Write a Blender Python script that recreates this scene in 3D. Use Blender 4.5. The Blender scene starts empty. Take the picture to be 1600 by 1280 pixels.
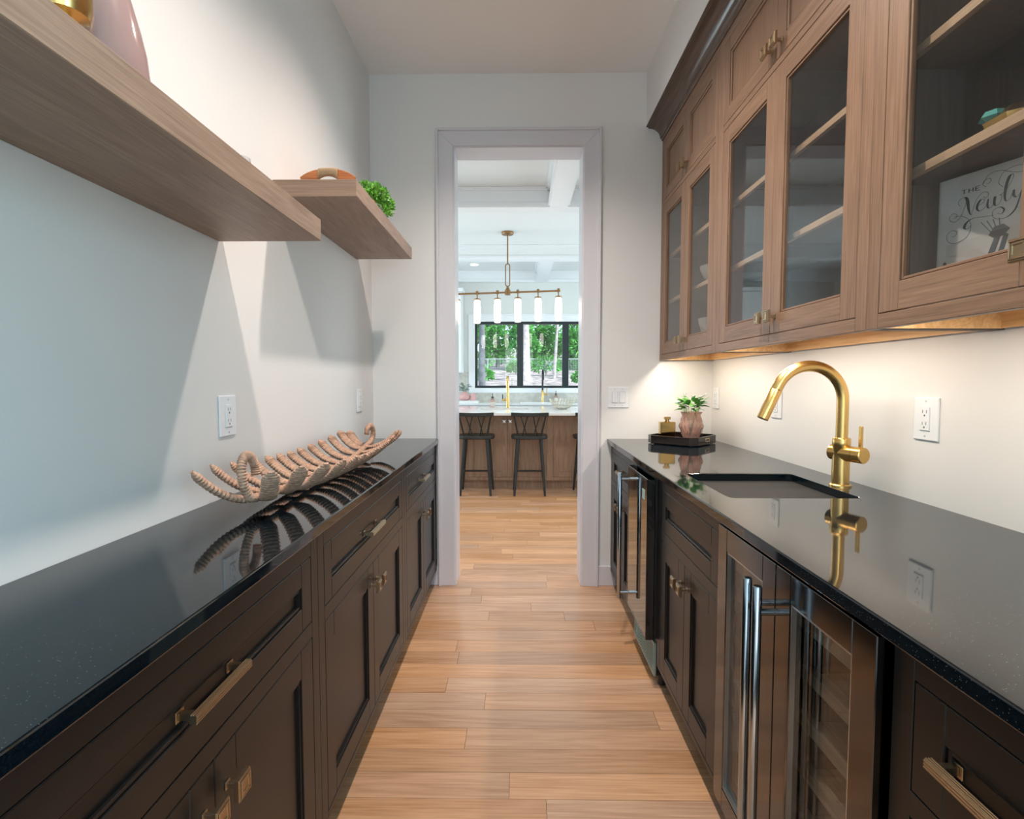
import bpy, bmesh, math, random
from mathutils import Vector, Matrix
C = bpy.context.scene
COL = C.collection
R = math.radians
rnd = random.Random(7)

# ------------------------------------------------------------------ camera, world, lights, exposure
cd = bpy.data.cameras.new('camera'); cam = bpy.data.objects.new('camera', cd); COL.objects.link(cam)
cam.location = (0, 0, 1.2657)
cam.rotation_euler = (math.pi/2 - 0.0531, 0, 0.0133)
cd.sensor_width = 36; cd.lens = 18.74; cd.clip_start = 0.02; cd.clip_end = 300
C.camera = cam
C.view_settings.view_transform = 'Standard'; C.view_settings.look = 'None'
C.view_settings.gamma = 1; C.view_settings.exposure = 0.0
C.view_settings.use_curve_mapping = False
try:
    C.cycles.use_denoising = True
    C.cycles.max_bounces = 10; C.cycles.diffuse_bounces = 5; C.cycles.transparent_max_bounces = 16
    C.cycles.sample_clamp_indirect = 6.0
    C.cycles.caustics_reflective = False; C.cycles.caustics_refractive = False
except Exception:
    pass
w = bpy.data.worlds.new('sky'); C.world = w; w.use_nodes = True
wn = w.node_tree.nodes; wl = w.node_tree.links
sky = wn.new('ShaderNodeTexSky'); sky.sky_type = 'NISHITA'; sky.sun_disc = False
sky.sun_elevation = R(50); sky.sun_rotation = R(110)
wl.new(sky.outputs[0], wn['Background'].inputs[0]); wn['Background'].inputs[1].default_value = 0.35

def lamp(name, typ, loc, power, color=(1, 1, 1), rot=(0, 0, 0), **kw):
    d = bpy.data.lights.new(name, typ); d.energy = power; d.color = color
    for k, v in kw.items(): setattr(d, k, v)
    o = bpy.data.objects.new(name, d); o.location = loc; o.rotation_euler = rot; COL.objects.link(o)
    return o
lamp('sun', 'SUN', (5, 0, 20), 3.8, (1, .95, .86), (R(38), R(18), R(20)), angle=R(.6))
# lamps added behind the camera: end-window boost and a made-up side opening at right
lamp('added_daylight', 'AREA', (0.14, -1.86, 1.45), 21, (.80, .92, 1.0), (R(90), 0, 0), shape='RECTANGLE', size=1.5, size_y=2.0)
lamp('added_daylight', 'AREA', (1.22, -1.02, 1.70), 36, (.34, .82, 1.0), (0, R(90), 0), shape='RECTANGLE', size=1.35, size_y=1.05)  # unseen side source added to tint the near left wall teal
# unseen area lamps added at both sides to brighten the kitchen
lamp('kitchen_side_fill', 'AREA', (-3.3, 6.6, 1.6), 95, (.74, .92, 1.0), (0, R(-90), 0), shape='RECTANGLE', size=2.0, size_y=3.4)
lamp('kitchen_side_fill', 'AREA', (3.3, 6.6, 1.6), 95, (.74, .92, 1.0), (0, R(90), 0), shape='RECTANGLE', size=2.0, size_y=3.4)
CAN = (1.0, .88, .80)
CANS = [(0.0, 1.12), (0.0, 2.2)]
for x, y in CANS:
    lamp('ceiling_can_light', 'SPOT', (x, y, 3.06), 128, CAN, (0, 0, 0), spot_size=R(132), spot_blend=1.0, shadow_soft_size=.03)

for x, y in ((-.9, 4.35), (.9, 4.35), (-1.6, 5.7), (1.7, 5.7)):
    lamp('kitchen_warm_fill', 'SPOT', (x, y, 3.06), 60, CAN, (0, 0, 0), spot_size=R(130), spot_blend=1.0, shadow_soft_size=.04)  # unseen warm spots added to brighten the island front and floor

# ------------------------------------------------------------------ mesh helpers
class MB:
    def __init__(s): s.v = []; s.f = []; s.m = []
    def add(s, vs, fs, mi=0):
        o = len(s.v); s.v += [tuple(p) for p in vs]
        s.f += [tuple(i+o for i in f) for f in fs]; s.m += [mi]*len(fs); return s
    def box(s, x0, x1, y0, y1, z0, z1, mi=0):
        x0, x1 = sorted((x0, x1)); y0, y1 = sorted((y0, y1)); z0, z1 = sorted((z0, z1))
        v = [(x, y, z) for z in (z0, z1) for y in (y0, y1) for x in (x0, x1)]
        return s.add(v, [(0, 2, 3, 1), (4, 5, 7, 6), (0, 1, 5, 4), (2, 6, 7, 3), (0, 4, 6, 2), (1, 3, 7, 5)], mi)
    def tube(s, path, rad, n=10, mi=0, flat=1.0, up=None, cap=True):
        P = [Vector(p) for p in path]; k = len(P)
        if not hasattr(rad, '__len__'): rad = [rad]*k
        T = [(P[min(i+1, k-1)] - P[max(i-1, 0)]).normalized() for i in range(k)]
        u = Vector(up) if up else (Vector((0, 0, 1)) if abs(T[0].z) < .9 else Vector((1, 0, 0)))
        u = (u - T[0]*u.dot(T[0])).normalized(); vs = []
        for i in range(k):
            u = (u - T[i]*u.dot(T[i]))
            u = u.normalized() if u.length > 1e-6 else T[i].orthogonal().normalized()
            b = T[i].cross(u)
            for j in range(n):
                a = 2*math.pi*j/n
                vs.append(P[i] + u*(rad[i]*flat*math.cos(a)) + b*(rad[i]*math.sin(a)))
        fs = [(i*n+j, i*n+(j+1) % n, (i+1)*n+(j+1) % n, (i+1)*n+j) for i in range(k-1) for j in range(n)]
        if cap: fs += [tuple(range(n-1, -1, -1)), tuple(range((k-1)*n, k*n))]
        return s.add(vs, fs, mi)
    def cyl(s, a, b, r, n=20, mi=0, r2=None): return s.tube([a, b], [r, r if r2 is None else r2], n, mi)
    def lathe(s, prof, c, n=28, mi=0, cap0=True, cap1=True, fn=None):
        vs = []
        for r, z in prof:
            for j in range(n):
                a = 2*math.pi*j/n; q = r*(fn(a, z) if fn else 1)
                vs.append((c[0]+q*math.cos(a), c[1]+q*math.sin(a), c[2]+z))
        k = len(prof)
        fs = [(i*n+j, i*n+(j+1) % n, (i+1)*n+(j+1) % n, (i+1)*n+j) for i in range(k-1) for j in range(n)]
        if cap0: fs.append(tuple(range(n-1, -1, -1)))
        if cap1: fs.append(tuple(range((k-1)*n, k*n)))
        return s.add(vs, fs, mi)
    def prism(s, poly, a, b, axis='y', mi=0):
        # poly 2D in the two remaining axes (order x,y,z without axis), extruded a..b
        def P(p, t):
            return {'x': (t, p[0], p[1]), 'y': (p[0], t, p[1]), 'z': (p[0], p[1], t)}[axis]
        n = len(poly); vs = [P(p, a) for p in poly] + [P(p, b) for p in poly]
        fs = [(i, (i+1) % n, (i+1) % n+n, i+n) for i in range(n)] + [tuple(range(n-1, -1, -1)), tuple(range(n, 2*n))]
        return s.add(vs, fs, mi)

def setp(o, label=None, cat=None, group=None, kind=None):
    if label: o['label'] = label
    if cat: o['category'] = cat
    if group: o['group'] = group
    if kind: o['kind'] = kind
    return o
def rootloc(p):
    while p is not None and p.parent is not None: p = p.parent
    return Vector(p.location) if p is not None else Vector((0, 0, 0))
def ob(name, mb, mat, parent=None, bevel=0, smooth=None, loc=None, kind=None, label=None, seg=1):
    """ONE mesh object from world-space geometry"""
    L = Vector(loc) if loc is not None else Vector((0, 0, 0))
    off = rootloc(parent) + L
    me = bpy.data.meshes.new(name)
    me.from_pydata([tuple(Vector(v)-off) for v in mb.v], [], mb.f)
    mats = mat if isinstance(mat, (list, tuple)) else [mat]
    for m in mats: me.materials.append(m)
    if len(mats) > 1: me.polygons.foreach_set('material_index', mb.m)
    bm = bmesh.new(); bm.from_mesh(me); bmesh.ops.recalc_face_normals(bm, faces=bm.faces); bm.to_mesh(me); bm.free()
    if smooth is not None:
        me.polygons.foreach_set('use_smooth', [True]*len(me.polygons))
        me.set_sharp_from_angle(angle=R(smooth))
    me.update()
    o = bpy.data.objects.new(name, me); COL.objects.link(o)
    if parent is not None: o.parent = parent
    else: o.location = L
    if bevel:
        b = o.modifiers.new('bevel', 'BEVEL'); b.width = bevel; b.segments = seg; b.limit_method = 'ANGLE'; b.angle_limit = R(40)
    if kind: o['kind'] = kind
    if label: o['label'] = label
    return o
def thing(name, loc, label, cat, group=None):
    o = bpy.data.objects.new(name, None); o.empty_display_size = .05; COL.objects.link(o); o.location = loc
    return setp(o, label, cat, group)
def struct(name, mb, mat, bevel=0, parent=None):
    o = ob(name, mb, mat, parent, bevel)
    if parent is None: o['kind'] = 'structure'
    return o
def kids(o): return [c for c in bpy.data.objects if c.parent == o]
def dup(root, loc, rz=0, label=None):
    r = root.copy(); COL.objects.link(r); r.location = loc; r.rotation_euler = (0, 0, rz)
    if label: r['label'] = label
    for ch in kids(root):
        c = ch.copy(); COL.objects.link(c); c.parent = r
        for g in kids(ch):
            d = g.copy(); COL.objects.link(d); d.parent = c
    return r

# ------------------------------------------------------------------ materials
def mat(name, col, rough=.5, metal=0, spec=.5, bump=0, bscale=60, var=0, vscale=8, coat=0, emit=None, estr=0, aniso=0):
    m = bpy.data.materials.new(name); m.use_nodes = True
    N = m.node_tree.nodes; L = m.node_tree.links; b = N['Principled BSDF']
    b.inputs['Base Color'].default_value = (*col, 1); b.inputs['Roughness'].default_value = rough
    b.inputs['Metallic'].default_value = metal; b.inputs['Specular IOR Level'].default_value = spec
    b.inputs['Coat Weight'].default_value = coat
    if emit: b.inputs['Emission Color'].default_value = (*emit, 1); b.inputs['Emission Strength'].default_value = estr
    if bump or var:
        tc = N.new('ShaderNodeTexCoord')
    if var:
        n = N.new('ShaderNodeTexNoise'); n.inputs['Scale'].default_value = vscale; n.inputs['Detail'].default_value = 4
        L.new(tc.outputs['Object'], n.inputs['Vector'])
        r = N.new('ShaderNodeValToRGB'); L.new(n.outputs['Fac'], r.inputs[0])
        r.color_ramp.elements[0].position = .3; r.color_ramp.elements[1].position = .7
        r.color_ramp.elements[0].color = (*[c*(1-var) for c in col], 1); r.color_ramp.elements[1].color = (*[min(1, c*(1+var)) for c in col], 1)
        L.new(r.outputs[0], b.inputs['Base Color'])
    if bump:
        n = N.new('ShaderNodeTexNoise'); n.inputs['Scale'].default_value = bscale; n.inputs['Detail'].default_value = 3
        L.new(tc.outputs['Object'], n.inputs['Vector'])
        bp = N.new('ShaderNodeBump'); bp.inputs['Strength'].default_value = bump; bp.inputs['Distance'].default_value = .002
        L.new(n.outputs['Fac'], bp.inputs['Height']); L.new(bp.outputs[0], b.inputs['Normal'])
    return m
def wood(name, ca, cb, axis, rough=.45, coarse=9, fine=120, rndcol=0, spec=.4, wav=.5, bump=.15, coat=0):
    m = bpy.data.materials.new(name); m.use_nodes = True
    N = m.node_tree.nodes; L = m.node_tree.links; b = N['Principled BSDF']
    b.inputs['Roughness'].default_value = rough; b.inputs['Specular IOR Level'].default_value = spec
    b.inputs['Coat Weight'].default_value = coat; b.inputs['Coat Roughness'].default_value = .22
    tc = N.new('ShaderNodeTexCoord'); oi = N.new('ShaderNodeObjectInfo')
    vm = N.new('ShaderNodeVectorMath'); vm.operation = 'MULTIPLY_ADD'
    cmb = N.new('ShaderNodeCombineXYZ')
    for i in range(3): L.new(oi.outputs['Random'], cmb.inputs[i])
    L.new(cmb.outputs[0], vm.inputs[0]); vm.inputs[1].default_value = (31.7, 17.3, 23.9); L.new(tc.outputs['Object'], vm.inputs[2])
    def mp(long, cross):
        q = N.new('ShaderNodeMapping'); sc = [cross]*3; sc['xyz'.index(axis)] = long
        q.inputs['Scale'].default_value = sc; L.new(vm.outputs[0], q.inputs['Vector']); return q
    m1 = mp(coarse*.09, coarse); n1 = N.new('ShaderNodeTexNoise'); n1.inputs['Scale'].default_value = 1.0; n1.inputs['Detail'].default_value = 5; n1.inputs['Distortion'].default_value = .5
    L.new(m1.outputs[0], n1.inputs['Vector'])
    # growth-ring figure: bands of the coarse noise
    mm = N.new('ShaderNodeMath'); mm.operation = 'MULTIPLY'; mm.inputs[1].default_value = 9.0; L.new(n1.outputs['Fac'], mm.inputs[0])
    fr = N.new('ShaderNodeMath'); fr.operation = 'PINGPONG'; fr.inputs[1].default_value = .5; L.new(mm.outputs[0], fr.inputs[0])
    m2 = mp(fine*.03, fine); n2 = N.new('ShaderNodeTexNoise'); n2.inputs['Scale'].default_value = 1.0; n2.inputs['Detail'].default_value = 3
    L.new(m2.outputs[0], n2.inputs['Vector'])
    a1 = N.new('ShaderNodeMath'); a1.operation = 'MULTIPLY'; a1.inputs[1].default_value = wav; L.new(fr.outputs[0], a1.inputs[0])
    a2 = N.new('ShaderNodeMath'); a2.operation = 'MULTIPLY_ADD'; a2.inputs[1].default_value = .75; L.new(n2.outputs['Fac'], a2.inputs[0]); L.new(a1.outputs[0], a2.inputs[2])
    a3 = N.new('ShaderNodeMath'); a3.operation = 'MULTIPLY_ADD'; a3.inputs[1].default_value = .5; L.new(n1.outputs['Fac'], a3.inputs[0]); L.new(a2.outputs[0], a3.inputs[2])
    rp = N.new('ShaderNodeValToRGB'); L.new(a3.outputs[0], rp.inputs[0])
    rp.color_ramp.elements[0].position = .42; rp.color_ramp.elements[0].color = (*ca, 1)
    rp.color_ramp.elements[1].position = .95; rp.color_ramp.elements[1].color = (*cb, 1)
    out = rp.outputs[0]
    if rndcol:
        hs = N.new('ShaderNodeHueSaturation'); L.new(out, hs.inputs['Color'])
        mr = N.new('ShaderNodeMapRange'); mr.inputs['To Min'].default_value = 1-rndcol; mr.inputs['To Max'].default_value = 1+rndcol
        L.new(oi.outputs['Random'], mr.inputs['Value']); L.new(mr.outputs[0], hs.inputs['Value'])
        mh = N.new('ShaderNodeMath'); mh.operation = 'MULTIPLY'; mh.inputs[1].default_value = 7.31; L.new(oi.outputs['Random'], mh.inputs[0])
        mf = N.new('ShaderNodeMath'); mf.operation = 'FRACT'; L.new(mh.outputs[0], mf.inputs[0])
        m4 = N.new('ShaderNodeMapRange'); m4.inputs['To Min'].default_value = .9; m4.inputs['To Max'].default_value = 1.12; L.new(mf.outputs[0], m4.inputs['Value'])
        L.new(m4.outputs[0], hs.inputs['Saturation'])
        out = hs.outputs[0]
    L.new(out, b.inputs['Base Color'])
    bp = N.new('ShaderNodeBump'); bp.inputs['Strength'].default_value = bump; bp.inputs['Distance'].default_value = .0008
    L.new(n2.outputs['Fac'], bp.inputs['Height']); L.new(bp.outputs[0], b.inputs['Normal'])
    return m
def glass(name, tint=(1, 1, 1), ior=1.5, rough=0.0):
    m = bpy.data.materials.new(name); m.use_nodes = True
    N = m.node_tree.nodes; L = m.node_tree.links; N.remove(N['Principled BSDF'])
    t = N.new('ShaderNodeBsdfTransparent'); t.inputs[0].default_value = (*tint, 1)
    g = N.new('ShaderNodeBsdfGlossy'); g.inputs['Roughness'].default_value = rough
    f0 = ((ior-1)/(ior+1))**2       # Schlick reflectance, the same from either side of the sheet
    lw = N.new('ShaderNodeLayerWeight'); lw.inputs['Blend'].default_value = .5
    p5 = N.new('ShaderNodeMath'); p5.operation = 'POWER'; p5.inputs[1].default_value = 5; L.new(lw.outputs['Facing'], p5.inputs[0])
    f = N.new('ShaderNodeMath'); f.operation = 'MULTIPLY_ADD'; f.inputs[1].default_value = 1-f0; f.inputs[2].default_value = f0; L.new(p5.outputs[0], f.inputs[0])
    x = N.new('ShaderNodeMixShader'); L.new(f.outputs[0], x.inputs[0]); L.new(t.outputs[0], x.inputs[1]); L.new(g.outputs[0], x.inputs[2])
    L.new(x.outputs[0], N['Material Output'].inputs[0]); return m

M = {}
M['wall'] = mat('wall_paint', (.78, .765, .75), .55, bump=.06, bscale=220)
M['ceil'] = mat('ceiling_paint', (.89, .87, .85), .7, bump=.05, bscale=200)
M['trim'] = mat('white_trim_paint', (.68, .665, .70), .32)
M['kwall'] = mat('kitchen_wall_paint', (.74, .755, .73), .6)
M['kceil'] = mat('kitchen_ceiling_paint', (.80, .81, .80), .5)
M['ktrim'] = mat('kitchen_white_paint', (.84, .86, .87), .35)
M['black'] = mat('black_cabinet_paint', (.0095, .0080, .0074), .34, spec=.42, bump=.04, bscale=150)
M['toe'] = mat('toe_kick_black', (.012, .011, .010), .5)
M['dark'] = mat('cabinet_gap_dark', (.006, .006, .006), .8)
# polished black stone with pale flecks
g = bpy.data.materials.new('black_granite'); g.use_nodes = True
N = g.node_tree.nodes; L = g.node_tree.links; b = N['Principled BSDF']
b.inputs['Roughness'].default_value = .045; b.inputs['IOR'].default_value = 1.5
tc = N.new('ShaderNodeTexCoord'); vo = N.new('ShaderNodeTexVoronoi'); vo.inputs['Scale'].default_value = 260; L.new(tc.outputs['Object'], vo.inputs['Vector'])
lt = N.new('ShaderNodeMath'); lt.operation = 'LESS_THAN'; lt.inputs[1].default_value = .13; L.new(vo.outputs['Distance'], lt.inputs[0])
sp = N.new('ShaderNodeSeparateColor'); L.new(vo.outputs['Color'], sp.inputs[0])
gt = N.new('ShaderNodeMath'); gt.operation = 'GREATER_THAN'; gt.inputs[1].default_value = .80; L.new(sp.outputs[0], gt.inputs[0])
ml = N.new('ShaderNodeMath'); ml.operation = 'MULTIPLY'; L.new(lt.outputs[0], ml.inputs[0]); L.new(gt.outputs[0], ml.inputs[1])
nz = N.new('ShaderNodeTexNoise'); nz.inputs['Scale'].default_value = 400; L.new(tc.outputs['Object'], nz.inputs['Vector'])
r0 = N.new('ShaderNodeValToRGB'); L.new(nz.outputs['Fac'], r0.inputs[0])
r0.color_ramp.elements[0].position = .5; r0.color_ramp.elements[0].color = (.0012, .004, .0065, 1)
r0.color_ramp.elements[1].position = .75; r0.color_ramp.elements[1].color = (.007, .015, .021, 1)
mx = N.new('ShaderNodeMix'); mx.data_type = 'RGBA'; L.new(ml.outputs[0], mx.inputs[0]); L.new(r0.outputs[0], mx.inputs[6]); mx.inputs[7].default_value = (.16, .175, .185, 1)
L.new(mx.outputs[2], b.inputs['Base Color'])
M['granite'] = g
UA, UB = (.172, .094, .055), (.345, .205, .128)
M['oak_v'] = wood('oak_cabinet_upright', UA, UB, 'z', .4, 14, 230, wav=.22)
M['oak_h'] = wood('oak_cabinet_level', UA, UB, 'y', .4, 14, 230, wav=.22)
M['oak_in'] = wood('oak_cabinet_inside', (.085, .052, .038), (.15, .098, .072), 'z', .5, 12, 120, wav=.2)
M['oak_underlit'] = wood('oak_underside_lit', (.62, .36, .15), (.86, .56, .28), 'y', .45, 14, 120)  # glow of the strips painted in: orange far brighter than the other oak
M['oak_edge'] = wood('oak_shelf_edge', (.40, .27, .17), (.62, .45, .31), 'y', .45, 14, 150)
M['crown'] = wood('oak_crown_shaded', (.075, .043, .028), (.14, .085, .058), 'y', .20, 14, 150, spec=.6, wav=.2)  # oak darkened in its colour for the low light on the crown
M['shelf_wood'] = wood('floating_shelf_oak', (.215, .135, .092), (.40, .275, .20), 'y', .42, 10, 210, wav=.25, bump=.3)
M['plank'] = wood('white_oak_plank', (.40, .205, .105), (.66, .40, .235), 'x', .27, 7, 140, rndcol=.16, spec=.5, wav=.3, coat=.35)
M['island_v'] = wood('island_oak_upright', (.24, .145, .09), (.42, .275, .185), 'z', .5, 12, 120)
M['tray_wood'] = wood('acacia_wood', (.22, .055, .016), (.50, .17, .055), 'x', .35, 14, 120)
M['bronze'] = mat('champagne_bronze', (.46, .345, .225), .28, 1)
M['brass'] = mat('warm_brass', (.66, .46, .22), .30, 1)
M['gold'] = mat('brushed_gold', (.72, .47, .17), .27, 1, bump=.03, bscale=300)
M['polgold'] = mat('polished_gold', (.60, .40, .15), .07, 1)
M['chand'] = mat('aged_brass', (.32, .18, .085), .35, 1)
M['steel'] = mat('brushed_steel', (.55, .54, .52), .28, 1, bump=.02, bscale=300)
M['blacksteel'] = mat('black_stainless', (.125, .118, .112), .12, 1)
M['handle'] = mat('dark_chrome', (.42, .47, .52), .16, 1)
M['blackplastic'] = mat('black_plastic', (.012, .012, .014), .35)
M['grille'] = mat('grille_metal', (.34, .47, .45), .4, .6)
M['fridge_glass'] = mat('smoked_glass', (.20, .205, .18), .05, 1)
M['pane'] = glass('clear_pane', (.93, .92, .90), 1.66)
M['smoke_pane'] = glass('tinted_pane', (.86, .87, .86), 1.6)
M['win_pane'] = glass('window_pane', (.96, .98, .97), 1.45)
M['white'] = mat('white_plastic', (.82, .83, .85), .35)
M['slot'] = mat('slot_grey', (.10, .10, .11), .6)
M['quartz'] = mat('white_quartz', (.82, .83, .82), .08, var=.03, vscale=6)
M['splash'] = mat('stone_backsplash', (.56, .54, .48), .35, var=.15, vscale=14)
M['winframe'] = mat('black_window_frame', (.012, .022, .026), .4)
M['stool'] = mat('black_stool_paint', (.016, .017, .016), .42)
M['lamp'] = mat('lit_lamp_glass', (1, .95, .9), .3, emit=(1, .90, .82), estr=7)
M['led'] = mat('lit_led', (1, 1, 1), .3, emit=(1, .93, .80), estr=9)
M['pinkvase'] = mat('mauve_glaze', (.36, .235, .22), .09, spec=.6)
M['rose'] = mat('rose_ceramic', (.66, .36, .34), .4)
M['fern'] = mat('seagrass_cord', (.46, .285, .195), .75, bump=.9, bscale=260, var=.3, vscale=90)
M['leaf'] = mat('fresh_leaf', (.13, .36, .08), .4, var=.45, vscale=40)
M['leaf2'] = mat('boxwood_leaf', (.16, .42, .05), .45, var=.5, vscale=60)
M['leaf3'] = mat('grey_green_leaf', (.20, .27, .23), .5, var=.3, vscale=30)
M['petal'] = mat('white_petal', (.85, .85, .82), .5)
M['paper'] = mat('book_paper', (.75, .73, .68), .7)
M['ink'] = mat('dark_ink', (.02, .045, .06), .5)
M['lacquer'] = mat('dark_lacquer', (.012, .008, .008), .2, coat=.15)
M['wicker'] = mat('wicker_wrap', (.36, .24, .13), .7, bump=.8, bscale=200)
M['wire'] = mat('pale_gold_wire', (.62, .58, .46), .3, .8)
M['bark'] = mat('tree_bark', (.20, .22, .24), .9, bump=.8, bscale=12, var=.4, vscale=5)
M['palebark'] = mat('pale_bark', (.62, .58, .56), .9, bump=.8, bscale=12, var=.3, vscale=6)
M['ground'] = mat('leaf_litter', (.50, .44, .41), .95, bump=.5, bscale=6, var=.75, vscale=2.4)
M['fence'] = mat('galvanised_fence', (.62, .68, .72), .5, .3)
M['treeleaf'] = mat('tree_leaf', (.13, .46, .09), .45, var=.55, vscale=1.2)
M['soil'] = mat('potting_soil', (.03, .02, .015), .9)
def glassy(name, col, rough=.05, tr=.85):
    m = mat(name, col, rough); m.node_tree.nodes['Principled BSDF'].inputs['Transmission Weight'].default_value = tr
    m.node_tree.nodes['Principled BSDF'].inputs['IOR'].default_value = 1.35; return m
M['pinkglass'] = glassy('cut_pink_glass', (.98, .70, .60), .06, .82)
M['clearglass'] = glassy('clear_tumbler_glass', (.98, .98, .98), .02, .95)
M['bowlglass'] = glassy('frosted_fluted_glass', (.85, .83, .80), .2, .55)

# ------------------------------------------------------------------ room shell
XL, XR, YB, H = -.894, 1.171, 3.256, 3.085
YN = -1.8
W = .10
DX0, DX1, DZ = -.387, .378, 2.652          # clear door opening
fl = struct('floor', MB().box(-4, 4, YN-.2, 9.2, -.15, -.012), M['dark'])
struct('wall_left', MB().box(XL-W, XL, YN-W, YB+.02, -.012, H), M['wall'])
struct('wall_right', MB().box(XR, XR+W, -.47, YB+.02, -.012, H).box(XR, XR+W, YN-W, -1.57, -.012, H).box(XR, XR+W, -1.57, -.47, -.012, 1.0).box(XR, XR+W, -1.57, -.47, 2.40, H), M['wall'])  # opening behind the camera added for the teal side lamp
j = .02
struct('wall_back', MB().box(-3.5, DX0-j, YB, YB+.16, 0, H).box(DX1+j, 3.5, YB, YB+.16, 0, H).box(DX0-j, DX1+j, YB, YB+.16, DZ+j, H), M['wall'])
struct('wall_front', MB().box(XL, -.65, YN-W, YN, 0, H).box(.93, XR, YN-W, YN, 0, H).box(-.65, .93, YN-W, YN, 0, .4).box(-.65, .93, YN-W, YN, 2.5, H), M['wall'])
struct('ceiling', MB().box(XL-W, XR+W, YN-W, YB+.16, H, H+.15), M['ceil'])
struct('ceiling_soffit', MB().box(.755, XR, -.6, YB, 2.775, H), M['wall'])
struct('baseboard_back', MB().box(.488, .60, YB-.015, YB, 0, .125).box(-.60, -.488, YB-.015, YB, 0, .125), M['trim'], .003)
# cased opening to the kitchen
door = thing('door_1', (0, YB, 0), None, None); door['kind'] = 'structure'
YK = YB+.16
ob('jamb', MB().box(DX0-j, DX0, YB-.012, YK+.012, 0, DZ), M['trim'], door, .002)
ob('jamb', MB().box(DX1, DX1+j, YB-.012, YK+.012, 0, DZ), M['trim'], door, .002)
ob('head_jamb', MB().box(DX0-j, DX1+j, YB-.012, YK+.012, DZ, DZ+j), M['trim'], door, .002)
cw = .098
for ya, yb in ((YB-.022, YB), (YK, YK+.022)):
    a, c, t = DX0-.008, DX1+.008, DZ+.008
    ob('casing', MB().prism([(a, 0), (a, t), (a-cw, t+cw), (a-cw, 0)], ya, yb, 'y'), M['trim'], door, .002)
    ob('casing', MB().prism([(c, 0), (c, t), (c+cw, t+cw), (c+cw, 0)], ya, yb, 'y'), M['trim'], door, .002)
    ob('head_casing', MB().prism([(a, t), (c, t), (c+cw, t+cw), (a-cw, t+cw)], ya, yb, 'y'), M['trim'], door, .002)
    y0, y1 = (ya-.012, yb) if ya < YB else (ya, yb+.012)
    bw = .016
    ob('back_band', MB().box(a-cw-.004, a-cw+bw-.004, y0, y1, 0, t+cw+.004), M['trim'], door, .003)
    ob('back_band', MB().box(c+cw-bw+.004, c+cw+.004, y0, y1, 0, t+cw+.004), M['trim'], door, .003)
    ob('back_band', MB().box(a-cw-.004+bw, c+cw+.004-bw, y0, y1, t+cw-bw+.004, t+cw+.004), M['trim'], door, .003)

# ------------------------------------------------------------------ floor planks (rows run across the room)
JOINTS = {-1: [.082], 0: [-.03], 1: [.75], 2: [-.188], 3: [.514], 4: [-.134], 5: [-.301], 6: [.9], 7: [-.278], 8: [-.297], 9: [-.9],
          10: [.39], 11: [-.162, .245], 12: [.068], 13: [-.218], 14: [-.285], 15: [.17]}
PW = .1098
pr_ = random.Random(3)
k = -17
while 1.551 + k*PW < 6.4:
    y0 = 1.551 + k*PW; y1 = y0 + PW
    lim = .64 if y1 < YB else 1.5
    xs = JOINTS.get(k)
    if xs is None:
        xs = []; x = -lim + pr_.uniform(.1, 1.0)
        while x < lim-.15: xs.append(x); x += pr_.uniform(.55, 1.4)
    xs = [-lim] + [x for x in sorted(xs) if -lim < x < lim] + [lim]
    for a, c in zip(xs, xs[1:]):
        dz = pr_.uniform(-.0004, .0003)
        ob('plank', MB().box(a+.0006, c-.0006, y0+.0007, y1-.0007, -.012, dz), M['plank'], fl)
    k += 1

# ------------------------------------------------------------------ hardware
def knob(mb, x, s, y, z, q=.0195, n=4):
    """square stepped cabinet knob; s = +-1 direction out of the door along x"""
    mb.box(x, x+s*.003, y-.007, y+.007, z-.007, z+.007)
    mb.box(x+s*.003, x+s*.024, y-.0045, y+.0045, z-.0045, z+.0045)
    mb.box(x+s*.024, x+s*.032, y-q, y+q, z-q, z+q)
    for i, (a, d) in enumerate(((.94, .0335), (.80, .0355))):     # raised steps of the square frame
        o, n_ = q*a, q*(a-.12)
        for (ya, yb, za, zb) in ((-o, o, n_, o), (-o, o, -o, -n_), (-o, -n_, -n_, n_), (n_, o, -n_, n_)):
            mb.box(x+s*.030, x+s*d, y+ya, y+yb, z+za, z+zb)
    o, n_ = q*.66, q*.42
    for (ya, yb, za, zb) in ((-o, o, n_, o), (-o, o, -o, -n_), (-o, -n_, -n_, n_), (n_, o, -n_, n_)):
        mb.box(x+s*.030, x+s*.0345, y+ya, y+yb, z+za, z+zb)
    return mb
def pull(mb, x, s, y, z, ln=.165):
    h = ln/2
    for yy in (y-h+.012, y+h-.012):
        mb.box(x, x+s*.003, yy-.010, yy+.010, z-.009, z+.009)
        mb.box(x+s*.003, x+s*.028, yy-.006, yy+.006, z-.0055, z+.0055)
    mb.box(x+s*.024, x+s*.036, y-h, y+h, z-.007, z+.007)
    for i in range(3):     # fluted top and front
        mb.box(x+s*(.0255+i*.0035), x+s*(.0275+i*.0035), y-h, y+h, z+.006, z+.0082)
        mb.box(x+s*.035, x+s*.0372, y-h, y+h, z-.0055+i*.0042, z-.0030+i*.0042)
    return mb
def ringmb(xa, xb, y0, y1, z0, z1, wy, wz, mb=None, mi=(0, 0)):
    """flat frame lying in the yz plane between xa and xb; uprights mi[0], rails mi[1]"""
    mb = mb or MB()
    mb.box(xa, xb, y0, y0+wy, z0, z1, mi[0]); mb.box(xa, xb, y1-wy, y1, z0, z1, mi[0])
    mb.box(xa, xb, y0+wy, y1-wy, z0, z0+wz, mi[1]); mb.box(xa, xb, y0+wy, y1-wy, z1-wz, z1, mi[1])
    return mb

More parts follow.
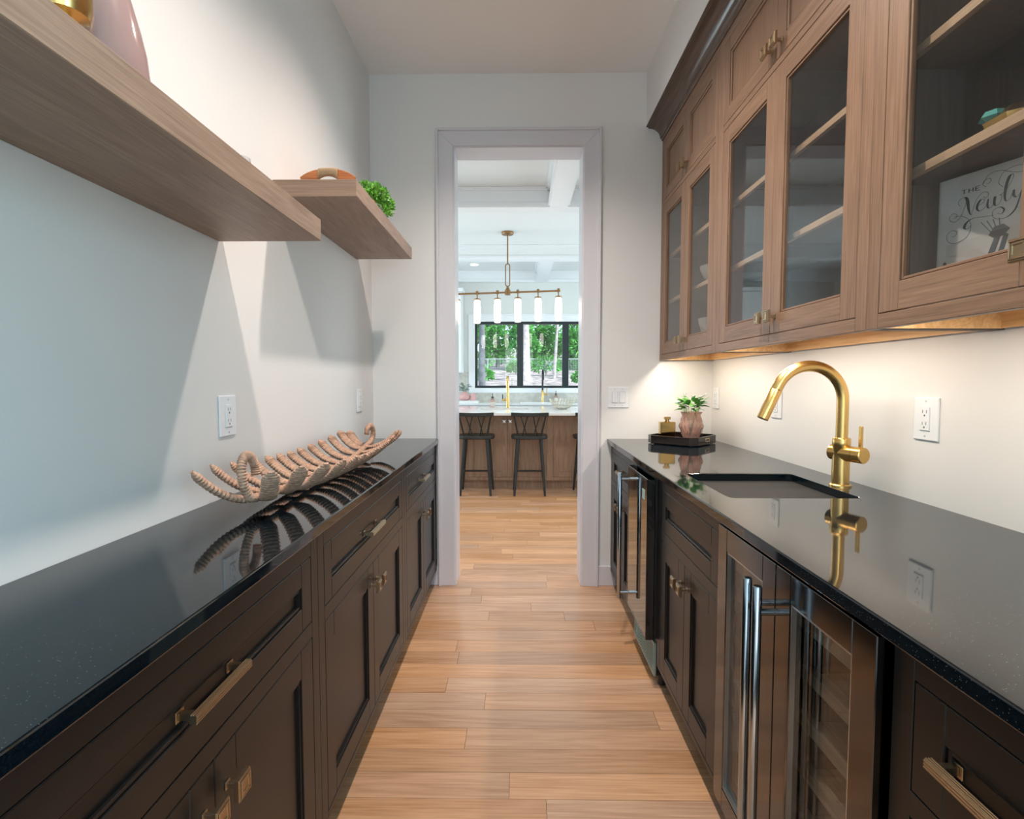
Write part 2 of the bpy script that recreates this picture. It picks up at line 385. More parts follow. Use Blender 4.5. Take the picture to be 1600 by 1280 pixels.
# ------------------------------------------------------------------ base cabinets
ZC, TC = .914, .027
def base_cabinet(xf, s, y0, y1, label, group, xw, ndoors=2, st=.042, has_pull=True):
    """xf face plane, s = +1 when the wall lies towards +x"""
    t = thing('base_cabinet', ((xf+xw)/2, (y0+y1)/2, 0), label, 'cabinet', group)
    X = lambda d: xf + s*d
    zb, zt = .10, ZC-TC
    ob('body', MB().box(X(.021), xw-s*.002, y0+.0005, y1-.0005, zb, zt-.0005), M['dark'], t)
    ob('toe_kick', MB().box(X(.075), X(.09), y0, y1, 0.001, zb), M['toe'], t)
    ff = MB()
    ff.box(X(0), X(.02), y0+.0005, y0+st, zb, zt); ff.box(X(0), X(.02), y1-st, y1-.0005, zb, zt)
    ff.box(X(0), X(.02), y0+st, y1-st, zb, zb+.018); ff.box(X(0), X(.02), y0+st, y1-st, .839, zt); ff.box(X(0), X(.02), y0+st, y1-st, .637, .675)
    ob('face_frame', ff, M['black'], t, .001)
    g_ = .002
    def front(nm, a, b_, za, zb_, wy, wz):
        d = ob(nm, ringmb(X(0), X(.02), a, b_, za, zb_, wy, wz), M['black'], t, .0015)
        d2 = ringmb(X(.0035), X(.014), a+wy+.0018, b_-wy-.0018, za+wz+.0018, zb_-wz-.0018, .006, .006)
        ob('bead', d2, M['black'], d, .001)
        ob('panel', MB().box(X(.011), X(.017), a+wy+.001, b_-wy-.001, za+wz+.001, zb_-wz-.001), M['black'], d)
        return d
    a, b_ = y0+st+g_, y1-st-g_
    dr = front('drawer', a, b_, .677, .837, .055, .055)
    if has_pull: ob('pull', pull(MB(), X(0.011), -s, (a+b_)/2, .757), M['bronze'], dr, .0006)
    n = ndoors; wd = (b_-a)/n
    for i in range(n):
        p, q = a+i*wd+(g_/2 if i else 0), a+(i+1)*wd-(g_/2 if i < n-1 else 0)
        dd = front('door', p, q, .120, .635, .066, .066)
        ky = (q-.033) if i == 0 else (p+.033)
        ob('knob', knob(MB(), X(0), -s, ky, .566), M['bronze'], dd, .0006)
    return t
XFL, XFR = -.508, .565
GL, GR = 'black base cabinets along the left wall', 'black base cabinets along the right wall'
base_cabinet(XFL, -1, 2.325, YB-.003, 'black base cabinet at the far end of the left run, against the door casing', GL, XL)
base_cabinet(XFL, -1, 1.315, 2.325, 'black base cabinet under the woven fern tray, middle of the left run', GL, XL)
base_cabinet(XFL, -1, .385, 1.315, 'black base cabinet nearest the camera on the left run, in deep shade', GL, XL)
base_cabinet(XFR, 1, 2.535, YB-.003, 'black base cabinet by the far wall, right of the doorway, beyond the beverage cooler', GR, XR)
base_cabinet(XFR, 1, 1.452, 2.138, 'black sink base cabinet between the beverage cooler and the wine cooler', GR, XR, has_pull=False)
base_cabinet(XFR, 1, .43, .79, 'narrow black base cabinet with one gold bar pull, beside the wine cooler near the camera', GR, XR, 1)

# ------------------------------------------------------------------ countertops
ct = ob('countertop', MB().box(XL, -.4905, -.25, YB, ZC-TC, ZC), M['granite'], None, .003, seg=2)
setp(ct, 'long polished black granite worktop along the left wall, under the woven fern tray', 'countertop')
SX0, SX1, SY0, SY1 = .636, 1.032, 1.60, 2.025
def slab_hole(x0, x1, y0, y1, z0, z1, a0, a1, b0, b1, r=.02, n=5):
    """slab with a rounded rectangular hole"""
    loop = []
    for cx, cy, st_ in ((a0+r, b0+r, 180), (a1-r, b0+r, 270), (a1-r, b1-r, 0), (a0+r, b1-r, 90)):
        for i in range(n+1):
            a = R(st_ + 90*i/n); loop.append((cx+r*math.cos(a), cy+r*math.sin(a)))
    m = len(loop); q = m//4
    out = [(x0, y0), (x1, y0), (x1, y1), (x0, y1)]
    vs = [(*p, z1) for p in loop] + [(*p, z1) for p in out] + [(*p, z0) for p in loop] + [(*p, z0) for p in out]
    fs = []
    for top in (0, 1):
        o = 0 if top == 0 else m+4
        for c_ in range(4):
            for i in range(n): fs.append((o+c_*q+i, o+c_*q+i+1, o+m+c_))
            e = (c_*q+n) % m; f_ = ((c_+1)*q) % m
            fs.append((o+e, o+f_, o+m+(c_+1) % 4, o+m+c_))
    for i in range(m): fs.append((i, (i+1) % m, m+4+(i+1) % m, m+4+i))
    for i in range(4): fs.append((m+i, m+(i+1) % 4, 2*m+4+(i+1) % 4, 2*m+4+i))
    return MB().add(vs, fs)
ct = ob('countertop', slab_hole(.538, XR, -.25, YB, ZC-TC, ZC, SX0, SX1, SY0, SY1), M['granite'], None, .003, seg=2)
setp(ct, 'polished black granite worktop on the right with an undermount sink cut into it', 'countertop')
def basin(name, x0, x1, y0, y1, zt, dep, mt, label, drain=True):
    t = thing(name, ((x0+x1)/2, (y0+y1)/2, zt-dep), label, 'sink')
    def lp(ins, z, r=.035, n=5):
        o = []
        for cx, cy, st_ in ((x0+ins+r, y0+ins+r, 180), (x1-ins-r, y0+ins+r, 270), (x1-ins-r, y1-ins-r, 0), (x0+ins+r, y1-ins-r, 90)):
            for i in range(n+1):
                a = R(st_+90*i/n); o.append((cx+r*math.cos(a), cy+r*math.sin(a), z))
        return o
    Ls = [lp(-.014, zt-dep-.004), lp(-.014, zt), lp(-.004, zt), lp(-.002, zt-dep+.03), lp(.008, zt-dep+.008), lp(.03, zt-dep)]
    m = len(Ls[0]); vs = [p for l in Ls for p in l]
    fs = [(i*m+j_, i*m+(j_+1) % m, (i+1)*m+(j_+1) % m, (i+1)*m+j_) for i in range(len(Ls)-1) for j_ in range(m)]
    fs += [tuple(range((len(Ls)-1)*m, len(Ls)*m)), tuple(range(m-1, -1, -1))]
    ob('bowl', MB().add(vs, fs), mt, t, smooth=50)
    ob('drain', MB().lathe([(.042, 0), (.042, .003), (.034, .003), (.030, .001), (.004, .001)], ((x0+x1)/2, (y0+y1)/2, zt-dep+.0005)), mt, t, smooth=40)
    return t
basin('bar_sink', SX0, SX1, SY0, SY1, ZC-TC-.001, .19, M['steel'], 'stainless undermount bar sink below the gold faucet')

# ------------------------------------------------------------------ gold faucet
FX, FY = 1.079, 1.79
t = thing('faucet', (FX, FY, ZC), 'tall gooseneck gold faucet beside the bar sink on the right', 'faucet')
ob('base_flange', MB().lathe([(.033, 0), (.033, .005), (.030, .008), (.026, .008)], (FX, FY, ZC)), M['gold'], t, smooth=40)
ob('body', MB().lathe([(.0265, .008), (.0265, .095), (.0265, .135), (.0275, .137), (.0275, .160), (.025, .163), (.0190, .163)], (FX, FY, ZC)), M['gold'], t, smooth=40)
path = [(FX, FY, ZC+.160), (FX, FY, 1.12), (FX, FY, 1.20)]
cx, cz, rr = FX-.113, 1.203, .113
for i in range(1, 25):
    a = R(i*156/24); path.append((cx+rr*math.cos(a), FY, cz+rr*math.sin(a)))
e = Vector(path[-1]); dv = Vector((-math.sin(R(24)), 0, -math.cos(R(24))))
path += [tuple(e+dv*.012)]
ob('spout', MB().tube(path, .0185, 20, up=(0, 1, 0)), M['gold'], t, smooth=40)
ob('spray_head', MB().tube([tuple(e+dv*d) for d in (.0135, .016, .09, .118, .120)], [.0180, .0195, .0190, .0185, .0165], 20, up=(0, 1, 0)), M['gold'], t, smooth=40)
ax = Vector((.34, -.94, 0)); c0 = Vector((FX, FY, ZC+.112))
ob('valve', MB().tube([tuple(c0+ax*d) for d in (-.036, -.034, .050)], [.024, .026, .026], 24), M['gold'], t, smooth=40)
lv = ob('handle_hub', MB().tube([tuple(c0+ax*d) for d in (.0515, .080, .082)], [.0262, .0262, .024], 24), M['gold'], t, smooth=40)
pb = c0+ax*.068
ob('lever', MB().box(pb.x-.0035, pb.x+.0035, pb.y-.0075, pb.y+.0075, pb.z, pb.z+.094), M['gold'], lv, .001)

# ------------------------------------------------------------------ beverage cooler (dark glass door standing proud of the cabinets)
def bar_handle(mb, x, xf, y, z0, z1, r=.009, br=(.05,)):
    mb.tube([(x, y, z0), (x, y, z0+.002), (x, y, z1-.002), (x, y, z1)], [r*.85, r, r, r*.85], 14)
    for b_ in br:
        for zz in (z0+b_, z1-b_): mb.tube([(xf, y, zz), (x, y, zz)], .0075, 10)
    return mb
t = thing('beverage_cooler', (.84, 2.337, 0), 'narrow black beverage cooler with a smoked glass door and a full height bar handle', 'cooler')
y0, y1, xf = 2.148, 2.528, .520
ob('body', MB().box(.566, 1.14, y0, y1, .05, .872), M['blackplastic'], t, .002)
dr = ob('door', ringmb(xf, xf+.034, y0, y1, .20, .868, .014, .014), M['blacksteel'], t, .002)
ob('glass', MB().box(xf+.001, xf+.03, y0+.014, y1-.014, .214, .854), M['fridge_glass'], dr)
ob('gasket', MB().box(xf+.035, xf+.045, y0+.004, y1-.004, .204, .864), M['blackplastic'], dr)
ob('handle', bar_handle(MB(), xf-.045, xf, y1-.035, .235, .838, .0095, (.03,)), M['handle'], dr, smooth=40)
ob('display', MB().box(xf-.0008, xf+.001, y0+.045, y0+.085, .775, .815), mat('pale_display', (.45, .62, .60), .25), dr)
gr = MB(); ringmb(.558, .566, y0+.004, y1-.004, .045, .185, .008, .010, gr)
for i in range(9): gr.box(.559, .565, y0+.01, y1-.01, .058+i*.0135, .064+i*.0135)
for i in range(6): gr.box(.560, .566, y0+.03+i*.06, y0+.034+i*.06, .05, .18)
ob('vent_grille', gr, M['grille'], t)
for yy in (y0+.03, y1-.03): ob('foot', MB().cyl((.60, yy, 0.001), (.60, yy, .05), .018, 14), M['blackplastic'], t)

# ------------------------------------------------------------------ wine cooler with two glass doors
t = thing('wine_cooler', (.84, 1.122, 0), 'dark stainless wine cooler with two glass doors and paired bar handles', 'cooler')
y0, y1, xf = .800, 1.447, .546
ym = 1.120
bd = MB().box(.60, 1.14, y0, y0+.02, .10, .875).box(.60, 1.14, y1-.02, y1, .10, .875).box(1.12, 1.14, y0+.02, y1-.02, .10, .875)
bd.box(.60, 1.12, y0+.02, y1-.02, .10, .13).box(.60, 1.12, y0+.02, y1-.02, .85, .875)
ob('body', bd, M['blackplastic'], t)
ob('divider', MB().box(.60, 1.12, ym-.012, ym+.012, .13, .85), M['blackplastic'], t)
ob('toe_grille', MB().box(.63, .64, y0, y1, .001, .10), M['toe'], t)
shw = wood('wine_rack_beech', (.22, .165, .12), (.40, .31, .23), 'y', .5)
for i in range(6):
    z = .215+i*.105
    for a, b_ in ((y0+.022, ym-.014), (ym+.014, y1-.022)):
        ob('rack_shelf', MB().box(.604, .622, a, b_, z, z+.028).box(.622, 1.10, a, b_, z+.006, z+.012), shw, t)
for i, (a, b_) in enumerate(((y0, ym-.0015), (ym+.0015, y1))):
    d = ob('door', ringmb(xf, xf+.045, a, b_, .112, .877, .060, .060), M['blacksteel'], t, .0015)
    ob('glass', MB().box(xf+.012, xf+.020, a+.058, b_-.058, .17, .819), M['smoke_pane'], d)
    ob('bright_edge', ringmb(xf+.002, xf+.012, a+.06, b_-.06, .172, .817, .004, .004), M['steel'], d)
    hy = ym-.030 if i == 0 else ym+.018
    ob('handle', bar_handle(MB(), xf-.052, xf, hy, .21, .842, .0095, (.055,)), M['handle'], d, smooth=40)

# ------------------------------------------------------------------ wall cabinets with glass doors
XU = .85
ZB, Z1, Z2, ZT = 1.390, 2.298, 2.325, 2.70
def wall_cabinet(y0, y1, label, st=.042):
    t = thing('wall_cabinet', ((XU+XR)/2, (y0+y1)/2, ZB), label, 'cabinet', 'oak wall cabinets above the right worktop')
    e = .0005
    y0 += e; y1 -= e
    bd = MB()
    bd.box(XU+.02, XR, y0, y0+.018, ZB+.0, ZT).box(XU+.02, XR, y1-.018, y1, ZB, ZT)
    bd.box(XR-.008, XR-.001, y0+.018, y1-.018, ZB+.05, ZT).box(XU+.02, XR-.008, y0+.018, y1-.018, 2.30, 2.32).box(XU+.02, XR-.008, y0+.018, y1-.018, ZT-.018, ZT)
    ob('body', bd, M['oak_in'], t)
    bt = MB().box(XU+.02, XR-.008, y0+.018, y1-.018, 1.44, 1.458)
    ob('bottom_panel', bt, M['oak_underlit'], t)
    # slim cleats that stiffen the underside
    ob('cleat', MB().box(XU+.02, XR-.008, y0+.018, y0+.034, ZB+.002, 1.44), M['oak_underlit'], t)
    ob('cleat', MB().box(XU+.02, XR-.008, y1-.034, y1-.018, ZB+.002, 1.44), M['oak_underlit'], t)
    ob('cleat', MB().box(XR-.024, XR-.008, y0+.034, y1-.034, ZB+.002, 1.44), M['oak_underlit'], t)
    ff = MB()
    ff.box(XU, XU+.02, y0, y0+st, ZB, ZT, 0).box(XU, XU+.02, y1-st, y1, ZB, ZT, 0)
    for za, zb in ((ZB, 1.424), (Z1+.002, Z2-.002), (2.655, ZT)): ff.box(XU, XU+.02, y0+st, y1-st, za, zb, 1)
    ob('face_frame', ff, [M['oak_v'], M['oak_h']], t, .001)
    for z in (1.731, 2.000):
        ob('shelf', MB().box(XU+.046, XU+.06, y0+.019, y1-.019, z, z+.019, 1).box(XU+.06, XR-.009, y0+.019, y1-.019, z, z+.019, 0), [M['oak_in'], M['oak_edge']], t)
    g_ = .002; a, b_ = y0+st+g_, y1-st-g_; mid = (a+b_)/2
    for i, (p, q) in enumerate(((a, mid-g_/2), (mid+g_/2, b_))):
        wy, wz = .064, .064
        d = ob('glass_door', ringmb(XU, XU+.02, p, q, 1.426, Z1, wy, wz, None, (0, 1)), [M['oak_v'], M['oak_h']], t, .0015)
        ob('bead', ringmb(XU+.004, XU+.016, p+wy+.0018, q-wy-.0018, 1.426+wz+.0018, Z1-wz-.0018, .006, .006, None, (0, 1)), [M['oak_v'], M['oak_h']], d, .001)
        ob('glass', MB().box(XU+.009, XU+.012, p+wy+.003, q-wy-.003, 1.426+wz+.003, Z1-wz-.003), M['pane'], d)
        ky = q-.032 if i == 0 else p+.032
        ob('knob', knob(MB(), XU, -1, ky, 1.482), M['bronze'], d, .0006)
        u = ob('upper_door', ringmb(XU, XU+.02, p, q, Z2, 2.653, wy-.008, wz-.008, None, (0, 1)), [M['oak_v'], M['oak_h']], t, .0015)
        wy -= .008; wz -= .008
        ob('bead', ringmb(XU+.003, XU+.014, p+wy+.002, q-wy-.002, Z2+wz+.002, 2.653-wz-.002, .009, .009, None, (0, 1)), [M['oak_v'], M['oak_h']], u, .002)
        ob('panel', MB().box(XU+.010, XU+.016, p+wy+.001, q-wy-.001, Z2+wz+.001, 2.653-wz-.001), M['oak_v'], u)
        ob('knob', knob(MB(), XU, -1, ky, Z2+.045), M['bronze'], u, .0006)
    return t
wall_cabinet(2.335, YB-.003, 'oak wall cabinet at the far end by the doorway, fluted bowls behind its glass')
wall_cabinet(1.328, 2.335, 'oak wall cabinet in the middle, its glass doors mirroring the kitchen ceiling')
wall_cabinet(.40, 1.328, 'oak wall cabinet nearest the camera, a cookbook behind its glass')
cr = MB()
pf = [(.85, 2.688), (.845, 2.688), (.842, 2.700), (.836, 2.703)]
for i in range(9):
    a = R(90*i/8); pf.append((.836-.066*(1-math.cos(a)), 2.703+.058*math.sin(a)))
pf += [(.764, 2.762), (.764, 2.768), (.752, 2.770), (.752, 2.7745), (.85, 2.7745)]
cr.prism(pf, .05, YB-.001, 'y')
o = struct('trim_2', cr, M['crown']); o.data.polygons.foreach_set('use_smooth', [True]*len(o.data.polygons)); o.data.set_sharp_from_angle(angle=R(25))
# LED bars under the wall cabinets
for i, (ya, yb, lab) in enumerate(((2.42, 3.16, 'slim lit strip under the far oak wall cabinet'), (1.42, 2.24, 'slim lit strip under the middle oak wall cabinet, above the faucet'), (.49, 1.235, 'slim lit strip under the oak wall cabinet nearest the camera'))):
    t = thing('light_strip', (XU+.05, (ya+yb)/2, 1.44), lab, 'light', 'lit strips under the oak wall cabinets')
    ob('housing', MB().box(XU+.028, XU+.062, ya, yb, 1.428, 1.4395), M['white'], t)
    ob('diffuser', MB().box(XU+.032, XU+.058, ya+.01, yb-.01, 1.424, 1.428), M['led'], t)
    lamp('strip_light', 'AREA', (XU+.05, (ya+yb)/2, 1.421), 3.6, (1, .88, .72), (0, 0, 0), shape='RECTANGLE', size=.02, size_y=yb-ya-.04)

# ------------------------------------------------------------------ floating shelves
GS = 'floating oak shelves on the left wall'
s1 = ob('floating_shelf', MB().box(XL, -.588, .42, 1.60, 1.681, 1.744), M['shelf_wood'], None, .0015, loc=(-.74, 1.0, 1.681))
setp(s1, 'thick floating oak shelf near the camera with the mauve vase, lower of the two', 'shelf', GS)
s2 = ob('floating_shelf', MB().box(XL, -.588, 1.959, 2.955, 1.934, 1.995), M['shelf_wood'], None, .0015, loc=(-.74, 2.45, 1.934))
setp(s2, 'higher floating oak shelf near the doorway, with a wooden tray and a green plant', 'shelf', GS)

send = wood('floating_shelf_end', (.20, .125, .085), (.34, .22, .155), 'x', .45, 10, 190, wav=.2)
for o in (s1, s2):
    o.data.materials.append(send)
    for p in o.data.polygons:
        if abs(p.normal.y) > .9: p.material_index = 1

# ------------------------------------------------------------------ outlets and switches
def outlet(wall, y, z, label, wide=True, x=0):
    """wall 'l' | 'r' (on the side walls)"""
    s = 1 if wall == 'l' else -1; xw = XL if wall == 'l' else XR
    X = lambda d: xw + s*d
    t = thing('outlet', (xw, y, z), label, 'outlet', 'white wall outlets')
    hw = .046
    ob('plate', MB().box(X(0.0002), X(.006), y-hw, y+hw, z-.062, z+.062), M['white'], t, .003, seg=2)
    rc = ob('receptacle', MB().box(X(.006), X(.009), y-.0175, y+.0175, z-.034, z+.034), M['white'], t, .001)
    sl = MB()
    for dz in (.017, -.017):
        sl.box(X(.0088), X(.0092), y-.008, y-.006, z+dz-.001, z+dz+.008); sl.box(X(.0088), X(.0092), y+.006, y+.008, z+dz-.001, z+dz+.008)
        sl.box(X(.0088), X(.0092), y-.0025, y+.0025, z+dz-.010, z+dz-.005)
    sl.box(X(.0060), X(.0064), y-.019, y+.019, z-.0358, z-.0345)
    ob('slots', sl, M['slot'], rc)
    for dz in (.050, -.050): ob('screw', MB().cyl((X(.0058), y, z+dz), (X(.0066), y, z+dz), .003, 10), M['steel'], t)
    return t
outlet('l', 1.615, 1.160, 'white outlet on the left wall above the near end of the fern tray')
outlet('l', 2.962, 1.158, 'white outlet on the left wall near the far corner, above the end of the worktop')
outlet('r', 1.541, 1.158, 'white outlet on the right wall nearest the camera, right of the faucet')
outlet('r', 2.432, 1.160, 'white outlet on the right wall partly behind the faucet spout')
outlet('r', 3.178, 1.165, 'white outlet on the right wall in the corner beside the potted plant')
t = thing('light_switch', (.605, YB, 1.167), 'white double rocker light switch on the far wall, right of the doorway', 'switch')
ob('plate', MB().box(.541, .669, YB-.006, YB-.0002, 1.105, 1.230), M['white'], t, .003, seg=2)
ob('reveals', MB().box(.5640, .6000, YB-.0063, YB-.0056, 1.1325, 1.2025).box(.6100, .6460, YB-.0063, YB-.0056, 1.1325, 1.2025), mat('reveal_grey', (.34, .34, .35), .6), t)
for xx in (.582, .628):
    ob('rocker', MB().prism([(YB-.005, 1.134), (YB-.0105, 1.134), (YB-.0085, 1.201), (YB-.005, 1.201)], xx-.0165, xx+.0165, 'x'), M['white'], t, .001)
    for zz in (1.118, 1.217): ob('screw', MB().cyl((xx, YB-.0066, zz), (xx, YB-.0058, zz), .003, 10), M['steel'], t)

# ------------------------------------------------------------------ woven fern tray
def smoothpath(pts, n):
    """Catmull-Rom through pts"""
    P = [Vector(p) for p in pts]; P = [P[0]*2-P[1]] + P + [P[-1]*2-P[-2]]; out = []
    m = len(P)-3
    for i in range(n):
        u = i/(n-1)*m; k_ = min(int(u), m-1); f = u-k_
        a, b_, c, d = P[k_:k_+4]
        out.append(.5*((2*b_)+(c-a)*f+(2*a-5*b_+4*c-d)*f*f+(3*b_-a-3*c+d)*f**3))
    return out
def rope(mb, pts, r0, nr=18, ridge=.12, flat=.5, taper=True, up=None, sides=12):
    """cord-wrapped strand: nr raised windings along a smooth path"""
    n = nr*4+1; p = smoothpath(pts, n); rad = []
    for i in range(n):
        u = i/(n-1)
        e = min(.50+u*1.9, 1.0, .34+(1-u)*5.5) if taper else 1.0
        rad.append(r0*e*(1+ridge*math.cos(2*math.pi*i/4)))
    mb.tube([tuple(q) for q in p], rad, sides, flat=flat, up=up); return mb
t = thing('fern_tray', (-.70, 1.92, ZC), 'woven seagrass tray shaped like a fern leaf, lying on the left worktop', 'tray')
FZ = lambda y: .9345 + .055*abs((y-1.90)/.62)**2.6
mid = [(-.705, 1.40, .955)] + [(-.70, y, FZ(y)) for y in (1.50, 1.62, 1.76, 1.90, 2.04, 2.18, 2.32, 2.44)]
near = [(-.714, 1.425, 1.010), (-.717, 1.424, 1.042), (-.717, 1.402, 1.066), (-.716, 1.374, 1.069), (-.714, 1.352, 1.048), (-.711, 1.350, 1.01), (-.707, 1.366, .972)]
far = [(-.70, 2.50, .982), (-.70, 2.535, 1.008), (-.702, 2.54, 1.038), (-.704, 2.505, 1.056), (-.706, 2.465, 1.044), (-.707, 2.455, 1.020)]
rope(mb := MB(), near+mid+far, .0112, 110, .13, 1.0, False)
ob('stem', mb, M['fern'], t, smooth=70)
NF = 13
for side in (-1, 1):
    for i in range(NF):
        u = i/(NF-1); yb_ = 1.42 + u*1.04 + (.03 if side > 0 else 0)
        lean = -.85*max(0, 1-u*3.4) + .50*max(0, (u-.60)/.40) + (.05 if side < 0 else -.16)
        ln = .172*(1-.10*abs(2*u-1)**2) + .022*max(0, 1-4*u)
        if side < 0: ln *= .96
        z0 = FZ(yb_) if 1.42 < yb_ < 2.46 else .952
        if i == 0: z0 = .950
        dx, dy = side*math.cos(lean), math.sin(lean)
        rise = .066 + .020*max(0, 1-2*u) + .004*max(0, 2*u-1)
        pts = []
        for v, q in ((0, 0), (.3, .03), (.6, .27), (.85, .66), (1.0, 1.0)):
            pts.append((-.70+dx*ln*v*.93, yb_+dy*ln*v, z0+.006*v+rise*q))
        rope(mb := MB(), pts, .0240 if yb_ > 1.62 or side < 0 else .0215, 20, .12, .42, True, up=(0, 0, 1))
        ob('frond', mb, M['fern'], t, smooth=70)

# ------------------------------------------------------------------ leaves
def leaf_mesh(name, ln, wd, mt, fold=.25, curl=.25, n=5):
    vs, fs = [], []
    for i in range(n+1):
        u = i/n; wv = wd*.5*math.sin(math.pi*min(1, u*.92+.08))**.8 if u < 1 else .0005
        z = -curl*ln*u*u
        vs += [(ln*u, -wv, z+fold*wv), (ln*u, 0, z), (ln*u, wv, z+fold*wv)]
    for i in range(n):
        a = i*3; fs += [(a, a+3, a+4, a+1), (a+1, a+4, a+5, a+2)]
    me = bpy.data.meshes.new(name); me.from_pydata(vs, [], fs); me.materials.append(mt)
    me.polygons.foreach_set('use_smooth', [True]*len(fs)); return me
def leaves_mb(mb, c, rad, n, ln, rg, zs=1.0, up=.3):
    for _ in range(n):
        a = rg.uniform(0, 2*math.pi); h = rg.uniform(-.5, 1); q = math.sqrt(max(0, 1-h*h))*rg.uniform(.65, 1.0)
        p = Vector((c[0]+rad*q*math.cos(a), c[1]+rad*q*math.sin(a), c[2]+rad*zs*h*rg.uniform(.7, 1)))
        d = Vector((math.cos(a)*q+rg.uniform(-.6, .6), math.sin(a)*q+rg.uniform(-.6, .6), h+up+rg.uniform(-.5, .5))).normalized()
        s_ = d.cross(Vector((rg.uniform(-1, 1), rg.uniform(-1, 1), rg.uniform(-1, 1)))).normalized()
        L_ = ln*rg.uniform(.7, 1.25); k_ = d.cross(s_)*L_*.12
        mb.add([p, p+d*L_*.5+s_*L_*.3+k_, p+d*L_, p+d*L_*.5-s_*L_*.3+k_], [(0, 1, 2), (0, 2, 3)])
    return mb

# ------------------------------------------------------------------ on the shelves
c = (-.742, .965, 1.7442)
t = thing('vase', c, 'tall glossy mauve vase standing on the near floating shelf', 'vase')
ob('body', MB().lathe([(.050, 0), (.066, .006), (.074, .04), (.0745, .07), (.071, .11), (.063, .15), (.053, .19), (.043, .23), (.034, .27), (.028, .31), (.027, .33), (.031, .35), (.028, .35), (.023, .33)], c, 40, cap1=False), M['pinkvase'], t, smooth=60)
c = (-.700, .845, 1.7442)
t = thing('candle_holder', c, 'gold candle holder half hidden on the near floating shelf, left of the mauve vase', 'candle holder')
ob('stand', MB().lathe([(.026, 0), (.028, .004), (.012, .014), (.009, .05), (.012, .075), (.030, .085), (.034, .10), (.034, .16), (.031, .16), (.030, .09)], c, 28, cap1=False), M['gold'], t, smooth=40)
ob('candle', MB().lathe([(.024, .092), (.024, .19), (.020, .194), (.002, .194)], c, 20), M['petal'], t, smooth=40)
c = (-.668, 1.300, 1.7442)
t = thing('votive', c, 'small pale glass votive on the far end of the near floating shelf', 'votive')
ob('cup', MB().lathe([(.014, 0), (.020, .004), (.024, .030), (.021, .056), (.018, .056), (.021, .030), (.016, .008)], c, 24, cap1=False), M['bowlglass'], t, smooth=50)
# wooden tray with wrapped handles
zt = 1.9952
t = thing('serving_tray', (-.70, 2.14, zt), 'brown wooden serving tray with wicker wrapped arched handles on the far floating shelf', 'tray')
ob('bottom', MB().box(-.802, -.622, 2.0, 2.27, zt, zt+.006), M['tray_wood'], t, .003)
for yy in (2.003, 2.267):
    out = []; inn = []
    for i in range(15):
        u = i/14*2-1
        out.append((-.706+u*.104, zt+.052-.030*abs(u)**2.6))
    hole = [(-.706+.036*math.cos(R(a)), zt+.012+.020*math.sin(R(a))) for a in range(180, -1, -15)]
    poly = [(-.798, zt), *out, (-.614, zt)]
    # arch with an opening below
    poly = poly + [(-.668, zt)] + [p for p in reversed(hole)] + [(-.744, zt)]
    h = ob('handle', MB().prism(poly, yy-.006, yy+.006, 'y'), M['tray_wood'], t, .002)
    wr = MB()
    for i in range(15):
        x = -.740+i*.0049; u = (x+.706)/.104
        za = zt+.012+.020*math.sqrt(max(0, 1-((x+.706)/.0365)**2)); zb = zt+.052-.030*abs(u)**2.6
        zc, hh = (za+zb)/2, (zb-za)/2+.0035
        wr.tube([(x, yy+.0095*math.cos(a), zc+hh*math.sin(a)) for a in [2*math.pi*q/12 for q in range(13)]], .0026, 6, cap=False)
    ob('wicker_wrap', wr, M['wicker'], h, smooth=60)
# boxwood
c = (-.655, 2.44, 1.9952)
t = thing('potted_boxwood', c, 'bushy bright green potted plant on the far floating shelf', 'plant')
ob('pot', MB().lathe([(.032, 0), (.038, .004), (.046, .06), (.044, .06), (.040, .05), (.002, .05)], c, 24), M['white'], t, smooth=40)
mb = MB(); rg = random.Random(5)
for q in range(7): leaves_mb(mb, (c[0]-.005, c[1]-.050-.008*q, c[2]+.078-.002*q+.012*(q == 6)), .011, 16, .012, rg)
for q in range(4): leaves_mb(mb, (c[0]+.034, c[1]-.03+.02*q, c[2]+.038), .026, 90, .017, rg)
for q in range(13):
    a = q*2.4; rr_ = .05*(q/10)**.5
    leaves_mb(mb, (c[0]+.012+rr_*math.cos(a)*.8, c[1]+rr_*1.6*math.sin(a), c[2]+.060+.048*rg.random()), .037, 130, .018, rg)
o = ob('foliage', mb, M['leaf2'], t); o['kind'] = 'stuff'

# ------------------------------------------------------------------ tray on the right worktop
a45 = R(48)
def rot(p, c_): return (c_[0]+p[0]*math.cos(a45)-p[1]*math.sin(a45), c_[1]+p[0]*math.sin(a45)+p[1]*math.cos(a45))
tc_ = (.925, 3.03); hx, hy, ch = .150, .148, .035
def octa(ins): return [rot(p, tc_) for p in ((-hx+ins, -hy+ch), (-hx+ch, -hy+ins), (hx-ch, -hy+ins), (hx-ins, -hy+ch), (hx-ins, hy-ch), (hx-ch, hy-ins), (-hx+ch, hy-ins), (-hx+ins, hy-ch))]
t = thing('lacquer_tray', (*tc_, ZC), 'dark lacquered tray with clipped corners in the corner of the right worktop', 'tray')
z0 = ZC+.0005
A, B = octa(0), octa(.010)
vs = [(*p, z0+.004) for p in A]+[(*p, z0+.048) for p in A]+[(*p, z0+.048) for p in B]+[(*p, z0+.012) for p in B]
fs = [(i*8+q, i*8+(q+1) % 8, (i+1)*8+(q+1) % 8, (i+1)*8+q) for i in range(3) for q in range(8)]+[tuple(range(7, -1, -1)), tuple(range(24, 32))]
ob('rim', MB().add(vs, fs), M['lacquer'], t, .0015)
ob('inlay', MB().prism(octa(.011), z0+.012, z0+.0135, 'z'), M['pinkvase'], t)
